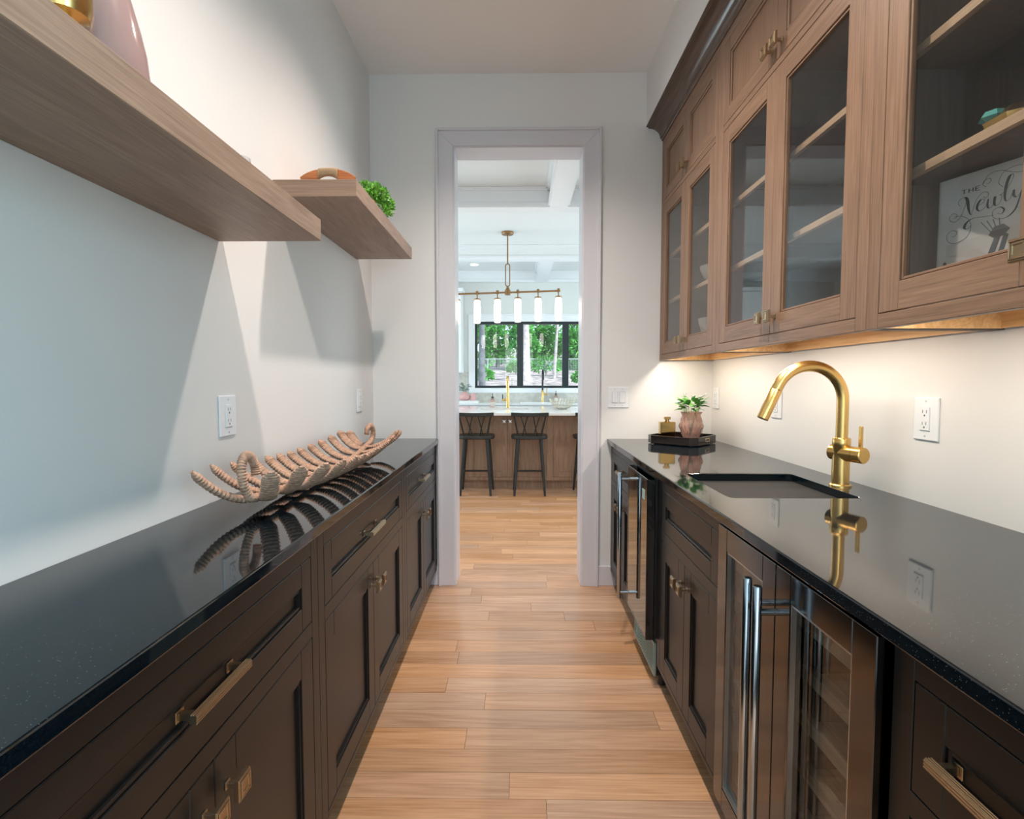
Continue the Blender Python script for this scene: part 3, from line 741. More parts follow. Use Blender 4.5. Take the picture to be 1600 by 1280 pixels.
for px_, py_ in ((hx*.7, hy*.7), (-hx*.7, hy*.7), (hx*.7, -hy*.7), (-hx*.7, -hy*.7)):
    q = rot((px_, py_), tc_); ob('foot', MB().cyl((*q, ZC+.0002), (*q, z0+.004), .010, 12), M['lacquer'], t)
for side in (-1, 1):
    hm = MB(); pth = []
    for i in range(17):
        a = 2*math.pi*i/16; lx, lz = .024*max(-1, min(1, 1.4*math.cos(a))), .008*max(-1, min(1, 1.4*math.sin(a)))
        pth.append((*rot((lx, side*(hy+.001)), tc_), z0+.028+lz))
    hm.tube(pth, .0025, 8, cap=False)
    ob('grip', hm, M['bronze'], t, smooth=60)
zt = z0+.0140
c = (.970, 3.010, zt)
t = thing('vase', c, 'pink cut glass vase holding leafy white blooms, on the dark lacquered tray', 'vase')
flute = lambda a, z: 1+.045*math.cos(16*a+z*75)+.03*math.cos(16*a-z*75)
prof = [(.034, 0), (.037, .003), (.040, .012), (.047, .035), (.057, .060), (.063, .080), (.0615, .098), (.0560, .115), (.0515, .130), (.0500, .142), (.0520, .155), (.056, .165)]
fine = [(q.x, q.y) for q in smoothpath([(a, b_, 0) for a, b_ in prof], 46)]
fine += [(r_-.0045, z_) for r_, z_ in reversed(fine[6:])]
ob('glass', MB().lathe(fine, c, 128, cap1=True, fn=flute), M['pinkglass'], t, smooth=40)
lm = leaf_mesh('leaf', .052, .030, M['leaf']); rg = random.Random(11)
st = MB()
for q in range(58):
    a = rg.uniform(0, 2*math.pi); el = rg.uniform(R(5), R(75)); rr_ = rg.uniform(.010, .056)
    L0 = Vector((c[0]+rr_*math.cos(a), c[1]+rr_*math.sin(a), c[2]+.172+rg.uniform(-.008, .030)+.03*math.sin(el)))
    o = bpy.data.objects.new('leaf', lm); COL.objects.link(o); o.parent = t; o.location = L0-Vector(c)
    o.rotation_euler = (rg.uniform(-.5, .5), -el*.7, a+rg.uniform(-.4, .4)); s_ = rg.uniform(.75, 1.15); o.scale = (s_, s_, s_)
for q in range(9):
    a = q*.7+.2; st.tube([(c[0], c[1], c[2]+.01), (c[0]+.012*math.cos(a), c[1]+.012*math.sin(a), c[2]+.10), (c[0]+.045*math.cos(a), c[1]+.045*math.sin(a), c[2]+.19)], .0018, 6)
ob('stems', st, M['leaf'], t)
for q in range(9):
    a = q*.7+.4; rr_ = .03+.045*(q % 3)/2; fm = MB(); cc = Vector((c[0]+rr_*math.cos(a), c[1]+rr_*math.sin(a), c[2]+.240+.022*((q*7) % 3)/2))
    for p in range(5):
        b_ = p*2*math.pi/5; d = Vector((math.cos(b_), math.sin(b_), .35)); s_ = Vector((-math.sin(b_), math.cos(b_), 0))
        fm.add([cc, cc+d*.008+s_*.006, cc+d*.017, cc+d*.008-s_*.006], [(0, 1, 2, 3)])
    ob('flower', fm, M['petal'], t)
c = (.846, 3.050, zt)
t = thing('flask', c, 'small square gold flask with a short neck on the dark lacquered tray', 'flask')
ob('body', MB().box(c[0]-.043, c[0]+.043, c[1]-.022, c[1]+.022, zt, zt+.106), M['polgold'], t, .004, seg=2)
ob('neck', MB().lathe([(.014, .106), (.014, .110), (.011, .112), (.011, .120)], c, 18), M['polgold'], t, smooth=40)
ob('stopper', MB().box(c[0]-.018, c[0]+.018, c[1]-.010, c[1]+.010, zt+.119, zt+.134), M['polgold'], t, .002)
c = (1.036, 3.086, zt)
t = thing('tumbler', c, 'clear glass tumbler behind the pink vase on the dark lacquered tray', 'glass')
ob('glass', MB().lathe([(.021, 0), (.023, .002), (.025, .11), (.0238, .11), (.0215, .006)], c, 28, cap1=True), M['clearglass'], t, smooth=40)

# ------------------------------------------------------------------ inside the glass cabinets
def fluted_bowl(c, r, h, label, n=22):
    t = thing('bowl', c, label, 'bowl', 'fluted bowls in the far oak wall cabinet')
    ob('bowl', MB().lathe([(r*.45, 0), (r*.5, .003), (r*.78, h*.35), (r*.95, h*.75), (r, h), (r*.94, h), (r*.88, h*.72), (r*.7, h*.35), (r*.3, .008)], c, 88, cap1=True, fn=lambda a, z: 1+.045*math.cos(n*a)), M['bowlglass'], t, smooth=60)
fluted_bowl((.985, 2.68, 1.7503), .085, .085, 'fluted glass bowl on the middle shelf of the far oak wall cabinet')
fluted_bowl((.985, 2.68, 1.4583), .088, .12, 'taller fluted glass bowl on the bottom shelf of the far oak wall cabinet')
c = (.985, 1.085, 1.7503)
t = thing('ornament', c, 'faceted gold and teal ornament on the shelf above the cookbook', 'ornament')
mb = MB(); rg = random.Random(2)
mb.lathe([(.020, 0), (.055, .012), (.062, .030), (.040, .048), (.012, .056)], c, 7)
ob('gold_body', mb, M['gold'], t)
mb = MB(); mb.lathe([(.012, 0), (.026, .010), (.018, .022), (.003, .028)], (c[0]-.040, c[1]+.018, c[2]+.028), 6)
ob('teal_stone', mb, mat('teal_stone', (.12, .45, .42), .15), t)
# cookbook
bo = Vector((.965, 1.262, 1.4583)); bu = Vector((.36, -.933, 0)).normalized(); bv = Vector((0, 0, 1)); bn = bu.cross(bv)  # cover normal
if bn.x > 0: bn = -bn
BW, BH, BT = .205, .262, .024
t = thing('cookbook', tuple(bo), 'grey cookbook standing face out behind the glass of the nearest oak wall cabinet', 'book')
def slabuv(mb, u0, u1, v0, v1, d0, d1):
    P = [tuple(bo+bu*u+bv*v+bn*d) for d in (d0, d1) for v in (v0, v1) for u in (u0, u1)]
    return mb.add(P, [(0, 2, 3, 1), (4, 5, 7, 6), (0, 1, 5, 4), (2, 6, 7, 3), (0, 4, 6, 2), (1, 3, 7, 5)])
cov = mat('cookbook_cover', (.66, .70, .74), .35, var=.16, vscale=9)
mb = MB(); slabuv(mb, 0, BW, 0, BH, -.002, 0); slabuv(mb, 0, BW, 0, BH, -BT, -BT+.002); slabuv(mb, 0, .003, 0, BH, -BT, 0)
ob('cover', mb, cov, t)
ob('pages', slabuv(MB(), .003, BW-.004, .003, BH-.003, -BT+.002, -.002), M['paper'], t)
def flat(mb, pts2, d):
    o_ = len(mb.v); mb.v += [tuple(bo+bu*u+bv*v+bn*d) for u, v in pts2]; mb.f.append(tuple(range(o_, o_+len(pts2)))); mb.m.append(0)
def stroke(mb, pts, w0, d=.0006, n=40, press=None):
    """calligraphic stroke: thick on the down-strokes when press is set"""
    p = smoothpath([(a, b_, 0) for a, b_ in pts], n); Lp, Rp = [], []
    for i in range(n):
        tg = (p[min(i+1, n-1)]-p[max(i-1, 0)]).normalized(); nn = Vector((-tg.y, tg.x, 0))
        w_ = w0
        if press is not None: w_ = w0+press*max(0, -tg.y)**1.6*math.sin(math.pi*min(1, max(0, i/(n-1))))
        Lp.append(p[i]+nn*w_/2); Rp.append(p[i]-nn*w_/2)
    for i in range(n-1): flat(mb, [(q.x, q.y) for q in (Lp[i], Lp[i+1], Rp[i+1], Rp[i])], d)
S = .001
def mm(l): return [(a*S, b_*S) for a, b_ in l]
# cover picture: a plate rim, a fork and a knife
pic = MB()
flat(pic, mm([(26+52*math.cos(R(a))+30, 52+46*math.sin(R(a))) for a in range(0, 360, 10)]), .0002)
ob('plate_print', pic, mat('print_pale', (.62, .64, .66), .4), t)
pic = MB(); stroke(pic, mm([(17, 78), (20, 60), (34, 44), (56, 36), (80, 36)]), .003, .0004, 24, None)
stroke(pic, mm([(17, 76), (22, 57), (38, 42), (58, 35)]), .007, .0003, 24, None)
ob('rim_print', pic, mat('print_olive', (.05, .06, .04), .5), t)
pic = MB()
flat(pic, mm([(88, 40), (102, 40), (122, 112), (112, 116)]), .0004); flat(pic, mm([(108, 40), (120, 44), (136, 112), (128, 118)]), .0004)
for q in range(4): flat(pic, mm([(112+q*3.2, 112), (114+q*3.2, 112), (86+q*11, 150), (84+q*11, 150)]), .0004)
flat(pic, mm([(100, 118), (112, 108), (128, 112), (138, 124), (126, 136), (110, 134)]), .0005)
ob('cutlery_print', pic, mat('print_steel_blue', (.16, .20, .24), .35), t)
let = MB()
# THE
for seq in (((46, 229), (56, 229)), ((51, 229), (51, 220)), ((60, 229), (60, 220)), ((68, 229), (68, 220)), ((60, 224.5), (68, 224.5)), ((73, 229), (73, 220)), ((73, 229), (81, 229)), ((73, 224.5), (79, 224.5)), ((73, 220), (81, 220))):
    (a, b_), (c_, d_) = seq; wv = 1.1 if b_ == d_ else 2.2
    if b_ == d_: flat(let, mm([(a, b_-wv/2), (c_, b_-wv/2), (c_, b_+wv/2), (a, b_+wv/2)]), .0007)
    else: flat(let, mm([(a-wv/2, d_), (a+wv/2, d_), (a+wv/2, b_), (a-wv/2, b_)]), .0007)
T = .0009
stroke(let, mm([(44, 196), (40, 203), (44, 211), (53, 212), (58, 204), (60, 190), (63, 176), (66, 170)]), T, press=.0058)      # N first stem
stroke(let, mm([(66, 170), (70, 184), (76, 202), (86, 212), (95, 210), (97, 203), (92, 199), (88, 203)]), T)                # N upstroke
stroke(let, mm([(57, 205), (52, 188), (46, 172), (36, 164), (26, 168), (24, 177), (31, 183), (38, 179), (37, 173), (32, 173)]), T)  # N left flourish
stroke(let, mm([(78, 186), (88, 190), (90, 196), (84, 198), (78, 190), (77, 180), (83, 174), (93, 180)]), T, press=.0045)      # e
stroke(let, mm([(93, 180), (97, 196), (96, 184), (98, 176), (105, 178), (109, 197), (108, 184), (111, 177), (118, 181), (121, 194), (117, 198)]), T, press=.0040)  # w
stroke(let, mm([(117, 196), (128, 204), (138, 222), (139, 232), (133, 230), (128, 214), (126, 192), (129, 181), (136, 184)]), T, press=.0052)  # l
stroke(let, mm([(136, 184), (141, 200), (141, 190), (146, 184), (152, 190), (157, 206)]), T, press=.0045)                     # y bowl
stroke(let, mm([(157, 206), (152, 184), (145, 160), (132, 148), (116, 148), (106, 156), (107, 168), (118, 172), (126, 165), (122, 157), (114, 160)]), T, press=.0050)  # y tail
stroke(let, mm([(108, 158), (90, 160), (70, 162), (58, 156), (54, 146), (60, 142), (68, 148)]), T, press=.0052)
stroke(let, mm([(34, 176), (50, 172), (64, 158), (66, 138), (56, 122), (36, 116), (22, 124), (20, 138), (30, 146), (40, 140), (36, 132), (30, 133)]), T)
stroke(let, mm([(92, 222), (86, 228), (88, 236), (98, 238), (100, 231), (94, 228)]), T)
stroke(let, mm([(86, 230), (96, 246), (116, 248), (140, 236), (156, 232)]), T)
stroke(let, mm([(122, 212), (114, 224), (122, 242), (140, 248), (156, 246)]), T)
ob('lettering', let, M['ink'], t)

# ------------------------------------------------------------------ kitchen shell
YF = 9.0
struct('wall_kitchen_left', MB().box(-3.6, -3.5, YB, YF, 0, 1.0).box(-3.6, -3.5, YB, 4.9, 1.0, 2.6).box(-3.6, -3.5, 8.3, YF, 1.0, 2.6).box(-3.6, -3.5, YB, YF, 2.6, H), M['kwall'])
struct('wall_kitchen_right', MB().box(3.5, 3.6, YB, YF, 0, 1.0).box(3.5, 3.6, YB, 4.9, 1.0, 2.6).box(3.5, 3.6, 8.3, YF, 1.0, 2.6).box(3.5, 3.6, YB, YF, 2.6, H), M['kwall'])
WX0, WX1, WZ0, WZ1 = -.745, 1.545, 1.150, 2.262
struct('wall_kitchen_back', MB().box(-3.6, WX0, YF, YF+.15, 0, H).box(WX1, 3.6, YF, YF+.15, 0, H).box(WX0, WX1, YF, YF+.15, 0, WZ0).box(WX0, WX1, YF, YF+.15, WZ1, H), M['kwall'])
struct('ceiling_kitchen', MB().box(-3.6, 3.6, YK, YF+.15, H, H+.15), M['kceil'])
def beam(x0, x1, y0, y1):
    mb = MB().box(x0, x1, y0, y1, 2.905, H)
    e = .02
    mb.box(x0-e, x1+e, y0-e, y1+e, H-.028, H-.0005).box(x0-e*1.7, x1+e*1.7, y0-e*1.7, y1+e*1.7, H-.012, H-.0005).box(x0-.014, x1+.014, y0-.014, y1+.014, 2.912, 2.945).box(x0-.007, x1+.007, y0-.007, y1+.007, 2.945, 2.955)
    return struct('ceiling_beam', mb, M['ktrim'], .002)
beam(-3.5, 3.5, 5.12, 5.29); beam(-3.5, 3.5, 7.25, 7.43); beam(-3.5, 3.5, YF-.09, YF-.001); beam(-3.5, 3.5, YK+.001, YK+.10)
for xx in (.285, -2.1, 2.45):
    beam(xx, xx+.175, YK+.10, 5.12); beam(xx, xx+.175, 7.43, YF-.09)
t = thing('window_1', (0, YF, WZ0), None, None); t['kind'] = 'structure'
fw = .04
ob('frame', MB().box(WX0, WX1, YF+.03, YF+.10, WZ0, WZ0+fw).box(WX0, WX1, YF+.03, YF+.10, WZ1-fw, WZ1).box(WX0, WX0+fw, YF+.03, YF+.10, WZ0+fw, WZ1-fw).box(WX1-fw, WX1, YF+.03, YF+.10, WZ0+fw, WZ1-fw), M['winframe'], t)
mxs = (.018, .782)
for m_ in mxs: ob('mullion', MB().box(m_-.052, m_+.052, YF+.025, YF+.105, WZ0+fw, WZ1-fw), M['winframe'], t)
for a, b_ in ((WX0+fw, mxs[0]-.052), (mxs[0]+.052, mxs[1]-.052), (mxs[1]+.052, WX1-fw)):
    ob('glass', MB().box(a, b_, YF+.06, YF+.066, WZ0+fw, WZ1-fw), M['win_pane'], t)
for (a, b_, z0_, z1_) in ((WX0-.105, WX0, WZ0-.08, WZ1+.105), (WX1, WX1+.105, WZ0-.08, WZ1+.105), (WX0, WX1, WZ1, WZ1+.105), (WX0, WX1, WZ0-.08, WZ0)):
    ob('casing', MB().box(a, b_, YF-.022, YF-.0005, z0_, z1_), M['ktrim'], t, .003)
ob('back_band', MB().box(WX0-.115, WX1+.115, YF-.03, YF-.0005, WZ1+.105, WZ1+.125), M['ktrim'], t, .003)
# backsplash, rear counter, wall cabinet
struct('trim_3', MB().box(-3.4, 3.4, YF-.02, YF-.001, .914, WZ0-.081).box(-3.4, WX0-.116, YF-.02, YF-.001, WZ0-.081, 1.42), M['splash'])
t = thing('kitchen_base_cabinet', (0, 8.7, 0), 'white kitchen base cabinet below the window, behind the island', 'cabinet')
ob('body', MB().box(-3.3, 3.3, 8.42, YF-.021, .10, .8835), M['ktrim'], t)
ob('toe_kick', MB().box(-3.3, 3.3, 8.48, 8.5, .0005, .10), M['toe'], t)
for i in range(11): ob('door', MB().box(-3.29+i*.6, -2.70+i*.6, 8.40, 8.42, .12, .87), M['ktrim'], t, .003)
ct = ob('kitchen_countertop', slab_hole(-3.32, 3.32, 8.38, YF-.021, .884, .914, .02, .80, 8.46, 8.84), M['quartz'], None, .002)
setp(ct, 'white quartz worktop below the kitchen window', 'countertop')
basin('kitchen_sink', .02, .80, 8.46, 8.84, .883, .20, M['steel'], 'wide stainless kitchen sink below the window')
t = thing('kitchen_wall_cabinet', (-1.5, 8.8, 1.40), 'white wall cabinet left of the kitchen window', 'cabinet')
ob('body', MB().box(-2.4, -.93, 8.64, YF-.021, 1.40, 2.70), M['ktrim'], t, .002)
for a in (-2.39, -1.655): 
    d = ob('door', ringmb(0, 1, 0, 1, 0, 1, .1, .1) if False else MB().box(a, a+.72, 8.618, 8.64, 1.41, 2.69), M['ktrim'], t, .003)
ob('cornice', MB().box(-2.43, -.90, 8.60, YF-.021, 2.70, 2.76), M['ktrim'], t, .004)

# ------------------------------------------------------------------ island
IY = 6.22
t = thing('kitchen_island', (.1, 6.8, 0), 'oak kitchen island base with panelled doors behind the stools', 'island')
ob('body', MB().box(-1.45, 1.65, IY+.021, 7.40, .10, .8795), M['island_v'], t)
ob('toe_kick', MB().box(-1.45, 1.65, IY+.06, IY+.08, .0005, .10), M['island_v'], t)
ff = MB().box(-1.45, 1.65, IY, IY+.02, .10, .138).box(-1.45, 1.65, IY, IY+.02, .862, .8795)
eds = [(-1.41, -1.0), (-.997, -.59), (-.51, -.139), (-.136, .235) if False else (-.136, .315), (.40, .86), (.863, 1.32)]
eds = [(-1.41, -1.06), (-1.057, -.70), (-.60, -.139), (-.136, .325), (.40, .862), (.865, 1.327)]
pv = -1.45
for a, b_ in eds + [(1.65, 1.65)]:
    if a-pv > .01: ff.box(pv, a-.0015, IY, IY+.02, .138, .862)
    pv = b_+.0015
ob('face_frame', ff, M['island_v'], t, .001)
for i, (a, b_) in enumerate(eds):
    mb = MB().box(a, a+.06, IY, IY+.02, .14, .86).box(b_-.06, b_, IY, IY+.02, .14, .86).box(a+.06, b_-.06, IY, IY+.02, .14, .20).box(a+.06, b_-.06, IY, IY+.02, .80, .86)
    d = ob('door', mb, M['island_v'], t, .002)
    ob('panel', MB().box(a+.059, b_-.059, IY+.010, IY+.018, .199, .801), M['island_v'], d)
    kx = b_-.034 if i % 2 == 0 else a+.034
    kb = MB().box(kx-.006, kx+.006, IY-.02, IY, .79, .802)
    kb.prism([(kx-.022, .775), (kx-.008, .789), (kx-.022, .817), (kx, .805), (kx+.022, .817), (kx+.008, .796), (kx+.022, .775), (kx, .787)], IY-.03, IY-.02, 'y')
    ob('knob', kb, M['steel'], d)
ct = ob('island_countertop', slab_hole(-1.50, 1.70, 5.946, 7.5, .880, .914, -.52, .14, 6.62, 7.02), M['quartz'], None, .003)
setp(ct, 'white quartz island top overhanging the black stools', 'countertop')
basin('island_sink', -.52, .14, 6.62, 7.02, .879, .18, M['gold'], 'gold prep sink set into the island top')
def small_faucet(x, y, z, h, dirx, m1, m2, label, r=.018):
    t = thing('faucet', (x, y, z), label, 'faucet')
    ob('body', MB().lathe([(.030, 0), (.030, .006), (r*1.25, .008), (r*1.25, h*.33), (r, h*.34), (r, h*.36)], (x, y, z), 20), M['gold'], t, smooth=40)
    rr_ = .085; pth = [(x, y, z+h*.33), (x, y, z+h-rr_-r)]
    for i in range(1, 15):
        a = R(i*170/14); pth.append((x, y+dirx*(rr_-rr_*math.cos(a)), z+h-rr_-r+rr_*math.sin(a)))
    ob('spout', MB().tube(pth, r, 14, up=(1, 0, 0)), m1, t, smooth=40)
    e_ = Vector(pth[-1]); ob('spray_head', MB().tube([tuple(e_), tuple(e_+Vector((0, dirx*.01, -.09)))], r*1.1, 14), m2, t, smooth=40)
    l = ob('handle', MB().tube([(x, y, z+h*.24), (x-.075*(1 if m1 is M['gold'] else -1), y, z+h*.24)], r*.9, 14), M['gold'], t, smooth=40)
    hx_ = x-.070*(1 if m1 is M['gold'] else -1)
    ob('lever', MB().box(hx_-.006, hx_+.006, y-.006, y+.006, z+h*.24, z+h*.42), M['blackplastic'] if m1 is M['gold'] else M['gold'], l)
small_faucet(-.150, 7.12, .914, .425, -1, M['gold'], M['gold'], 'gold faucet standing on the island top')
small_faucet(.392, 8.89, .914, .55, -1, M['blackplastic'], M['blackplastic'], 'black spouted gold faucet in front of the kitchen window', .016)
# soap bottles
def bottle(x, y, z, label):
    t = thing('soap_bottle', (x, y, z), label, 'bottle', 'soap bottles in the kitchen')
    ob('bottle', MB().box(x-.035, x+.035, y-.03, y+.03, z, z+.105).lathe([(.030, .105), (.014, .12), (.014, .128)], (x, y, z), 14), M['pinkglass'], t, .004)
    ob('pump', MB().lathe([(.018, .128), (.018, .146), (.005, .148), (.005, .18)], (x, y, z), 14).box(x-.005, x+.005, y-.045, y+.008, z+.18, z+.19), M['blackplastic'], t)
    ob('label', MB().box(x-.026, x+.026, y-.0315, y-.0295, z+.02, z+.075), M['paper'], t)
bottle(-.352, 7.06, .9142, 'pale pink soap bottle with a black pump on the island top')
bottle(.615, 8.91, .9142, 'pink soap bottle with a black pump on the worktop below the window')
# wire bowl
t = thing('wire_bowl', (.545, 6.72, .914), 'pale wire basket bowl on the island top', 'bowl')
mb = MB(); rg = random.Random(9)
bp = lambda a, v: (.545+(.05+.12*v**.7)*math.cos(a), 6.72+(.05+.12*v**.7)*math.sin(a), .917+.125*v**1.4)
for q in range(26):
    a = q*2*math.pi/26
    for d in (.55, -.55): mb.tube([bp(a+d*v, v) for v in (0, .25, .5, .75, 1)], .0028, 5)
mb.tube([bp(R(a), 0) for a in range(0, 361, 20)], .003, 5, cap=False); mb.tube([bp(R(a), .55) for a in range(0, 361, 20)], .003, 5, cap=False)
ob('wires', mb, M['wire'], t)
# pink things on the rear counter
t = thing('coffee_table_book', (-.83, 8.72, .914), 'large white book under the rose vase below the kitchen window', 'book')
ob('cover', MB().box(-1.03, -.66, 8.60, 8.84, .9142, .918).box(-1.03, -.66, 8.60, 8.84, .946, .950).box(-1.03, -1.026, 8.60, 8.84, .918, .946), M['white'], t)
ob('pages', MB().box(-1.026, -.665, 8.605, 8.835, .918, .946), M['paper'], t)
c = (-.895, 8.74, .9502)
t = thing('vase', c, 'round rose pink vase with grey green sprigs on the white book', 'vase')
ob('body', MB().lathe([(.05, 0), (.085, .02), (.098, .055), (.08, .095), (.042, .12), (.036, .135), (.042, .145), (.036, .145), (.030, .13)], c, 28, cap1=False), M['rose'], t, smooth=50)
lm3 = leaf_mesh('leaf', .075, .045, M['leaf3']); rg = random.Random(4)
for q in range(20):
    a = rg.uniform(0, 6.28); rr_ = rg.uniform(.01, .08)
    o = bpy.data.objects.new('leaf', lm3); COL.objects.link(o); o.parent = t
    o.location = (rr_*math.cos(a), rr_*math.sin(a), .145+rg.uniform(0, .10)); o.rotation_euler = (rg.uniform(-.6, .6), -rg.uniform(0, 1.1), a)
mb = MB()
for q in range(7):
    a = q*.9; mb.tube([(c[0], c[1], c[2]+.05), (c[0]+.02*math.cos(a), c[1]+.02*math.sin(a), c[2]+.15), (c[0]+.06*math.cos(a), c[1]+.06*math.sin(a), c[2]+.22)], .003, 5)
ob('stems', mb, M['leaf3'], t)
c = (-.752, 8.72, .9502)
t = thing('candle_jar', c, 'pink candle jar on the white book beside the rose vase', 'candle')
ob('jar', MB().lathe([(.040, 0), (.044, .004), (.044, .095), (.041, .095), (.040, .085), (.002, .085)], c, 24), M['rose'], t, smooth=40)
ob('lid', MB().lathe([(.046, .0955), (.046, .11), (.012, .112), (.010, .125)], c, 24), M['rose'], t, smooth=40)

# ------------------------------------------------------------------ bar stools
def make_stool(x, y, label):
    t = thing('bar_stool', (x, y, 0), label, 'stool', 'black stools along the island')
    # seat slab, slightly dished edge, back edge at y
    sh = []
    for i in range(24):
        a = 2*math.pi*i/24; cx_, sy_ = math.cos(a), math.sin(a)
        sh.append((x+.205*math.copysign(abs(cx_)**.55, cx_), y+.215+.185*math.copysign(abs(sy_)**.6, sy_)))
    ob('seat', MB().prism(sh, .625, .662, 'z'), M['stool'], t, .008, seg=2)
    fx, bx_ = .165, .165
    tops = {(-1, 0): (x-.125, y+.075), (1, 0): (x+.125, y+.075), (-1, 1): (x-.13, y+.33), (1, 1): (x+.13, y+.33)}
    feet = {(-1, 0): (x-.168, y+.02), (1, 0): (x+.168, y+.02), (-1, 1): (x-.178, y+.385), (1, 1): (x+.178, y+.385)}
    for q in tops: ob('leg', MB().tube([(*feet[q], 0.0005), (*[feet[q][i]*.45+tops[q][i]*.55 for i in (0, 1)], .35), (*tops[q], .628)], [.0125, .0175, .019], 12), M['stool'], t, smooth=50)
    at = lambda q, z: tuple(feet[q][i]+(tops[q][i]-feet[q][i])*z/.628 for i in (0, 1))+(z,)
    for q1, q2, z in (((-1, 1), (1, 1), .222), ((-1, 0), (-1, 1), .235), ((1, 0), (1, 1), .235)):
        ob('stretcher', MB().tube([at(q1, z), at(q2, z)], .010, 10), M['stool'], t)
    # curved top rail
    ra = []
    for i in range(13):
        u = i/6-1; ra.append((x+u*.205, y-.045+.035*u*u, .902+.004*u*u))
    rail = MB()
    n = len(ra); vs = []
    for p in ra: vs += [(p[0], p[1]-.011, p[2]-.021), (p[0], p[1]+.011, p[2]-.021), (p[0], p[1]+.009, p[2]+.021), (p[0], p[1]-.013, p[2]+.021)]
    fs = [(i*4+q, i*4+(q+1) % 4, (i+1)*4+(q+1) % 4, (i+1)*4+q) for i in range(n-1) for q in range(4)]+[(3, 2, 1, 0), tuple(range(4*n-4, 4*n))]
    ob('top_rail', rail.add(vs, fs), M['stool'], t, .004, seg=2)
    for (u0, u1, r_) in ((-.125, -.170, .0105), (.125, .170, .0105), (-.027, -.098, .0062), (-.080, -.027, .0062), (.085, .036, .0062), (.040, .105, .0062)):
        q = u1/.205
        ob('spindle', MB().tube([(x+u0, y+.060+.0*u0, .655), (x+(u0+u1)/2, y+.02, .77), (x+u1, y-.045+.035*q*q, .885)], r_, 8), M['stool'], t, smooth=50)
    return t
st0 = make_stool(.117, 5.79, 'black bar stool with crossed spindles in the middle of the doorway view')
dup(st0, (-.480, 5.79, 0), 0, 'black bar stool beside the left door jamb, its left post hidden')
dup(st0, (.815, 5.79, 0), 0, 'black bar stool mostly hidden behind the right door jamb')

# ------------------------------------------------------------------ chandelier
CX, CY = -.142, 6.62
t = thing('chandelier', (CX, CY, 3.085), 'linear brass chandelier with lit frosted tubes above the island', 'chandelier')
ob('canopy', MB().lathe([(.012, -.035), (.070, -.030), (.074, -.022), (.074, -.0005)], (CX, CY, H), 28), M['chand'], t, smooth=40)
zl = 2.355
ob('rod', MB().cyl((CX, CY, 2.70), (CX, CY, H-.03), .0085, 12), M['chand'], t)
lp = [(CX+.026*math.cos(R(a)), CY, 2.665+.026*math.sin(R(a))+.010) for a in range(0, 181, 20)] + [(CX-.026, CY, 2.6), (CX-.026, CY, 2.48)] + [(CX+.026*math.cos(R(a)), CY, 2.455+.026*math.sin(R(a))) for a in range(180, 361, 20)] + [(CX+.026, CY, 2.5), (CX+.026, CY, 2.675)]
ob('yoke', MB().tube(lp, .0065, 8, cap=False, up=(0, 1, 0)), M['chand'], t, smooth=50)
ob('hub', MB().lathe([(.014, .065), (.022, .05), (.022, .04), (.034, .03), (.034, -.03), (.020, -.034)], (CX, CY, zl), 18), M['chand'], t, smooth=40)
tilt = .030
ob('bar', MB().tube([(CX-.645, CY, zl-.645*tilt), (CX+.645, CY, zl+.645*tilt)], .0115, 12), M['chand'], t)
for i in range(6):
    dx = -.625+i*.25; x = CX+dx; zb = zl+dx*tilt
    h = ob('lamp_holder', MB().lathe([(.010, .030), (.016, .028), (.016, -.014), (.007, -.016), (.007, -.062), (.040, -.066), (.040, -.084), (.030, -.085)], (x, CY, zb), 18), M['chand'], t, smooth=40)
    ob('lamp_tube', MB().lathe([(.030, -.082), (.037, -.10), (.041, -.18), (.041, -.27), (.036, -.355), (.033, -.365), (.002, -.365)], (x, CY, zb), 20), M['lamp'], h, smooth=60)
t = thing('recessed_light', (-.70, 8.42, H), 'round recessed ceiling light in the far kitchen coffer', 'light')
ob('ring', MB().lathe([(.075, -.006), (.078, -.0005), (.05, -.0005), (.055, -.005)], (-.70, 8.42, H), 28, cap0=False, cap1=False), M['ktrim'], t)
ob('lens', MB().lathe([(.056, -.004), (.056, -.0005)], (-.70, 8.42, H), 28), M['lamp'], t)

# ------------------------------------------------------------------ outside the window
gm = MB(); nx, ny = 26, 34; rg = random.Random(1)
for iy in range(ny+1):
    y = 9.16+iy*2.0
    for ix in range(nx+1):
        gm.v.append((-26+ix*2.0, y, .55+.042*(y-9.16)+.00045*(y-9.16)**2+rg.uniform(-.06, .06)*min(1, iy)))
for iy in range(ny):
    for ix in range(nx):
        a = iy*(nx+1)+ix; gm.f.append((a, a+1, a+nx+2, a+nx+1)); gm.m.append(0)
o = struct('ground', gm, M['ground'])
gz = lambda y: .55+.042*(y-9.16)+.00045*(y-9.16)**2
FYY = 34.0
t = thing('fence', (0, FYY, gz(FYY)), 'low galvanised wire fence across the wooded slope outside', 'fence')
zb = gz(FYY)
for i in range(13): ob('post', MB().cyl((-12+i*2, FYY, zb-.3), (-12+i*2, FYY, zb+.82), .03, 8), M['fence'], t)
for zz in (.80,): ob('rail', MB().cyl((-12, FYY, zb+zz), (12, FYY, zb+zz), .028, 8), M['fence'], t)
mb = MB()
for i in range(7): mb.tube([(-12, FYY, zb+.05+i*.11), (12, FYY, zb+.05+i*.11)], .006, 4)
for i in range(160): mb.tube([(-12+i*.15, FYY, zb), (-12+i*.15, FYY, zb+.8)], .005, 4)
o = ob('wire_mesh', mb, M['fence'], t); o['kind'] = 'stuff'
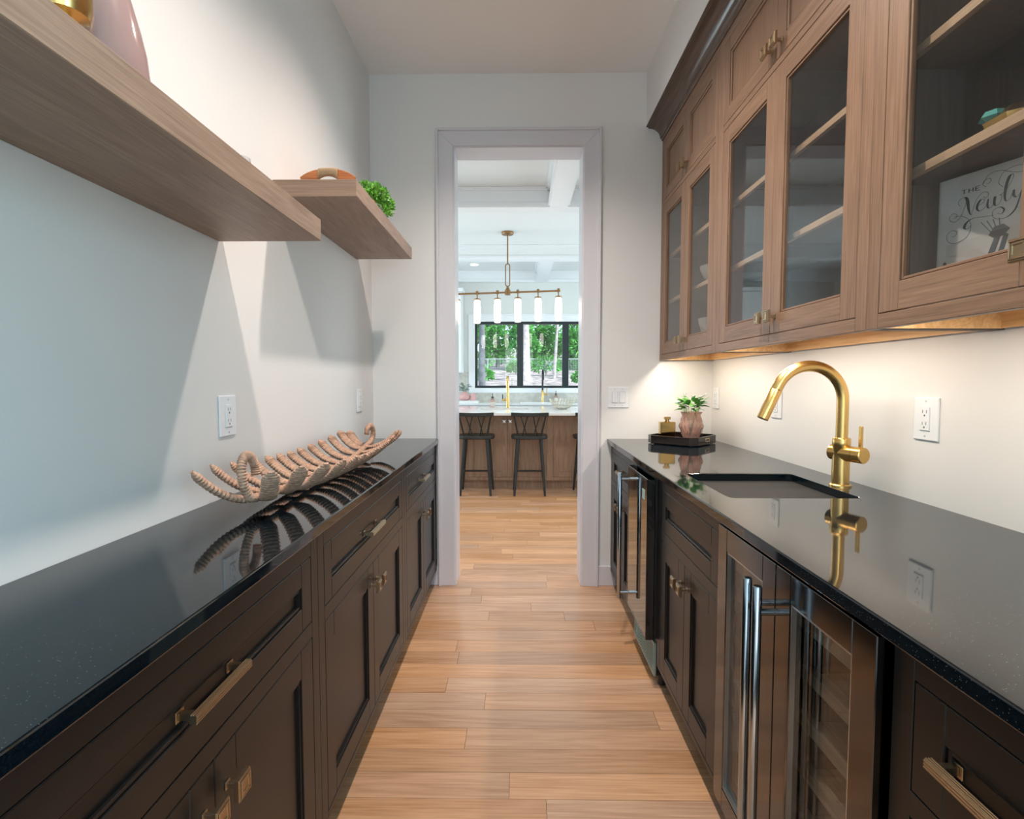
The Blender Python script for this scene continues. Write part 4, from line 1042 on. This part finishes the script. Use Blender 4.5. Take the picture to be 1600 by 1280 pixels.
def tree(x, y, h, r, bark, label, n=900, lean=0, seed=0, crown=True, low=.25):
    rg = random.Random(seed); z = gz(y)
    t = thing('tree', (x, y, z), label, 'tree', 'trees on the slope outside the window')
    tr = MB().tube([(x, y, z-.3), (x+lean*.2, y, z+h*.3), (x+lean*.6, y, z+h*.65), (x+lean, y, z+h)], [r*1.5, r, r*.75, r*.4], 10)
    ob('trunk', tr, bark, t, smooth=60)
    if crown:
        for q in range(5):
            a = rg.uniform(0, 6.28); zz = z+h*rg.uniform(.3, .8)
            ob('branch', MB().tube([(x+lean*.5, y, zz), (x+.8*math.cos(a), y+.8*math.sin(a), zz+.6), (x+1.3*math.cos(a), y+1.3*math.sin(a), zz+1.0)], [r*.4, r*.25, r*.1], 6), bark, t)
        mb = MB()
        for q in range(14):
            a = rg.uniform(0, 6.28); d = rg.uniform(.1, .95)
            leaves_mb(mb, (x+d*math.cos(a), y+d*math.sin(a), z+h*rg.uniform(low, 1.0)), rg.uniform(.6, .85), n//14, .27, rg, .8, 0)
        o = ob('foliage', mb, M['treeleaf'], t); o['kind'] = 'stuff'
    return t
tree(-1.22, 17.5, 7, .085, M['bark'], 'dark slender bare trunk behind the left window pane', lean=.05, seed=1, crown=False)
tree(.30, 24.0, 8, .16, M['palebark'], 'pale thick bare trunk right of the wide window mullion', lean=-.1, seed=2, crown=False)
tree(1.75, 27.0, 8, .06, M['palebark'], 'thin pale leaning trunk behind the second window pane', lean=.8, seed=3, crown=False)
tree(3.6, 26.0, 8, .13, M['bark'], 'dark bare trunk behind the third window pane', lean=.1, seed=4, crown=False)
for i, (x, y, h) in enumerate(((-1.6, 24, .55), (1.45, 29, 1.1), (2.6, 22, .5), (-.2, 31, .7), (-3.4, 28, .9), (4.6, 29, 1.0))):
    t = thing('shrub', (x, y, gz(y)), ('low shrub on the slope behind the left window pane', 'bushy shrub by the wire fence behind the second window pane', 'small low shrub near the house right of the pale trunk', 'shrub by the wire fence behind the wide mullion', 'shrub on the slope beyond the left edge of the window', 'shrub by the fence beyond the third window pane')[i], 'shrub', 'shrubs on the slope outside the window')
    ob('stem', MB().tube([(x, y, gz(y)-.1), (x+.03, y, gz(y)+h*.5)], .03, 6), M['bark'], t)
    o = ob('foliage', leaves_mb(MB(), (x, y, gz(y)+h*.45), h*.75, 420, .17, random.Random(60+i), .65, 0), M['treeleaf'], t); o['kind'] = 'stuff'
for i in range(21):
    row = i//7; x = -10.4+(i % 7)*3.5+(0, 1.75, .6)[row]; y = (36.5, 41, 46)[row]
    tree(x, y, (4.4, 6.2, 8.0)[row], .12, M['bark'], 'leafy green tree among the trees beyond the wire fence', (3600, 2400, 2400)[row], .1, 20+i, True, (.0, .05, .05)[row])
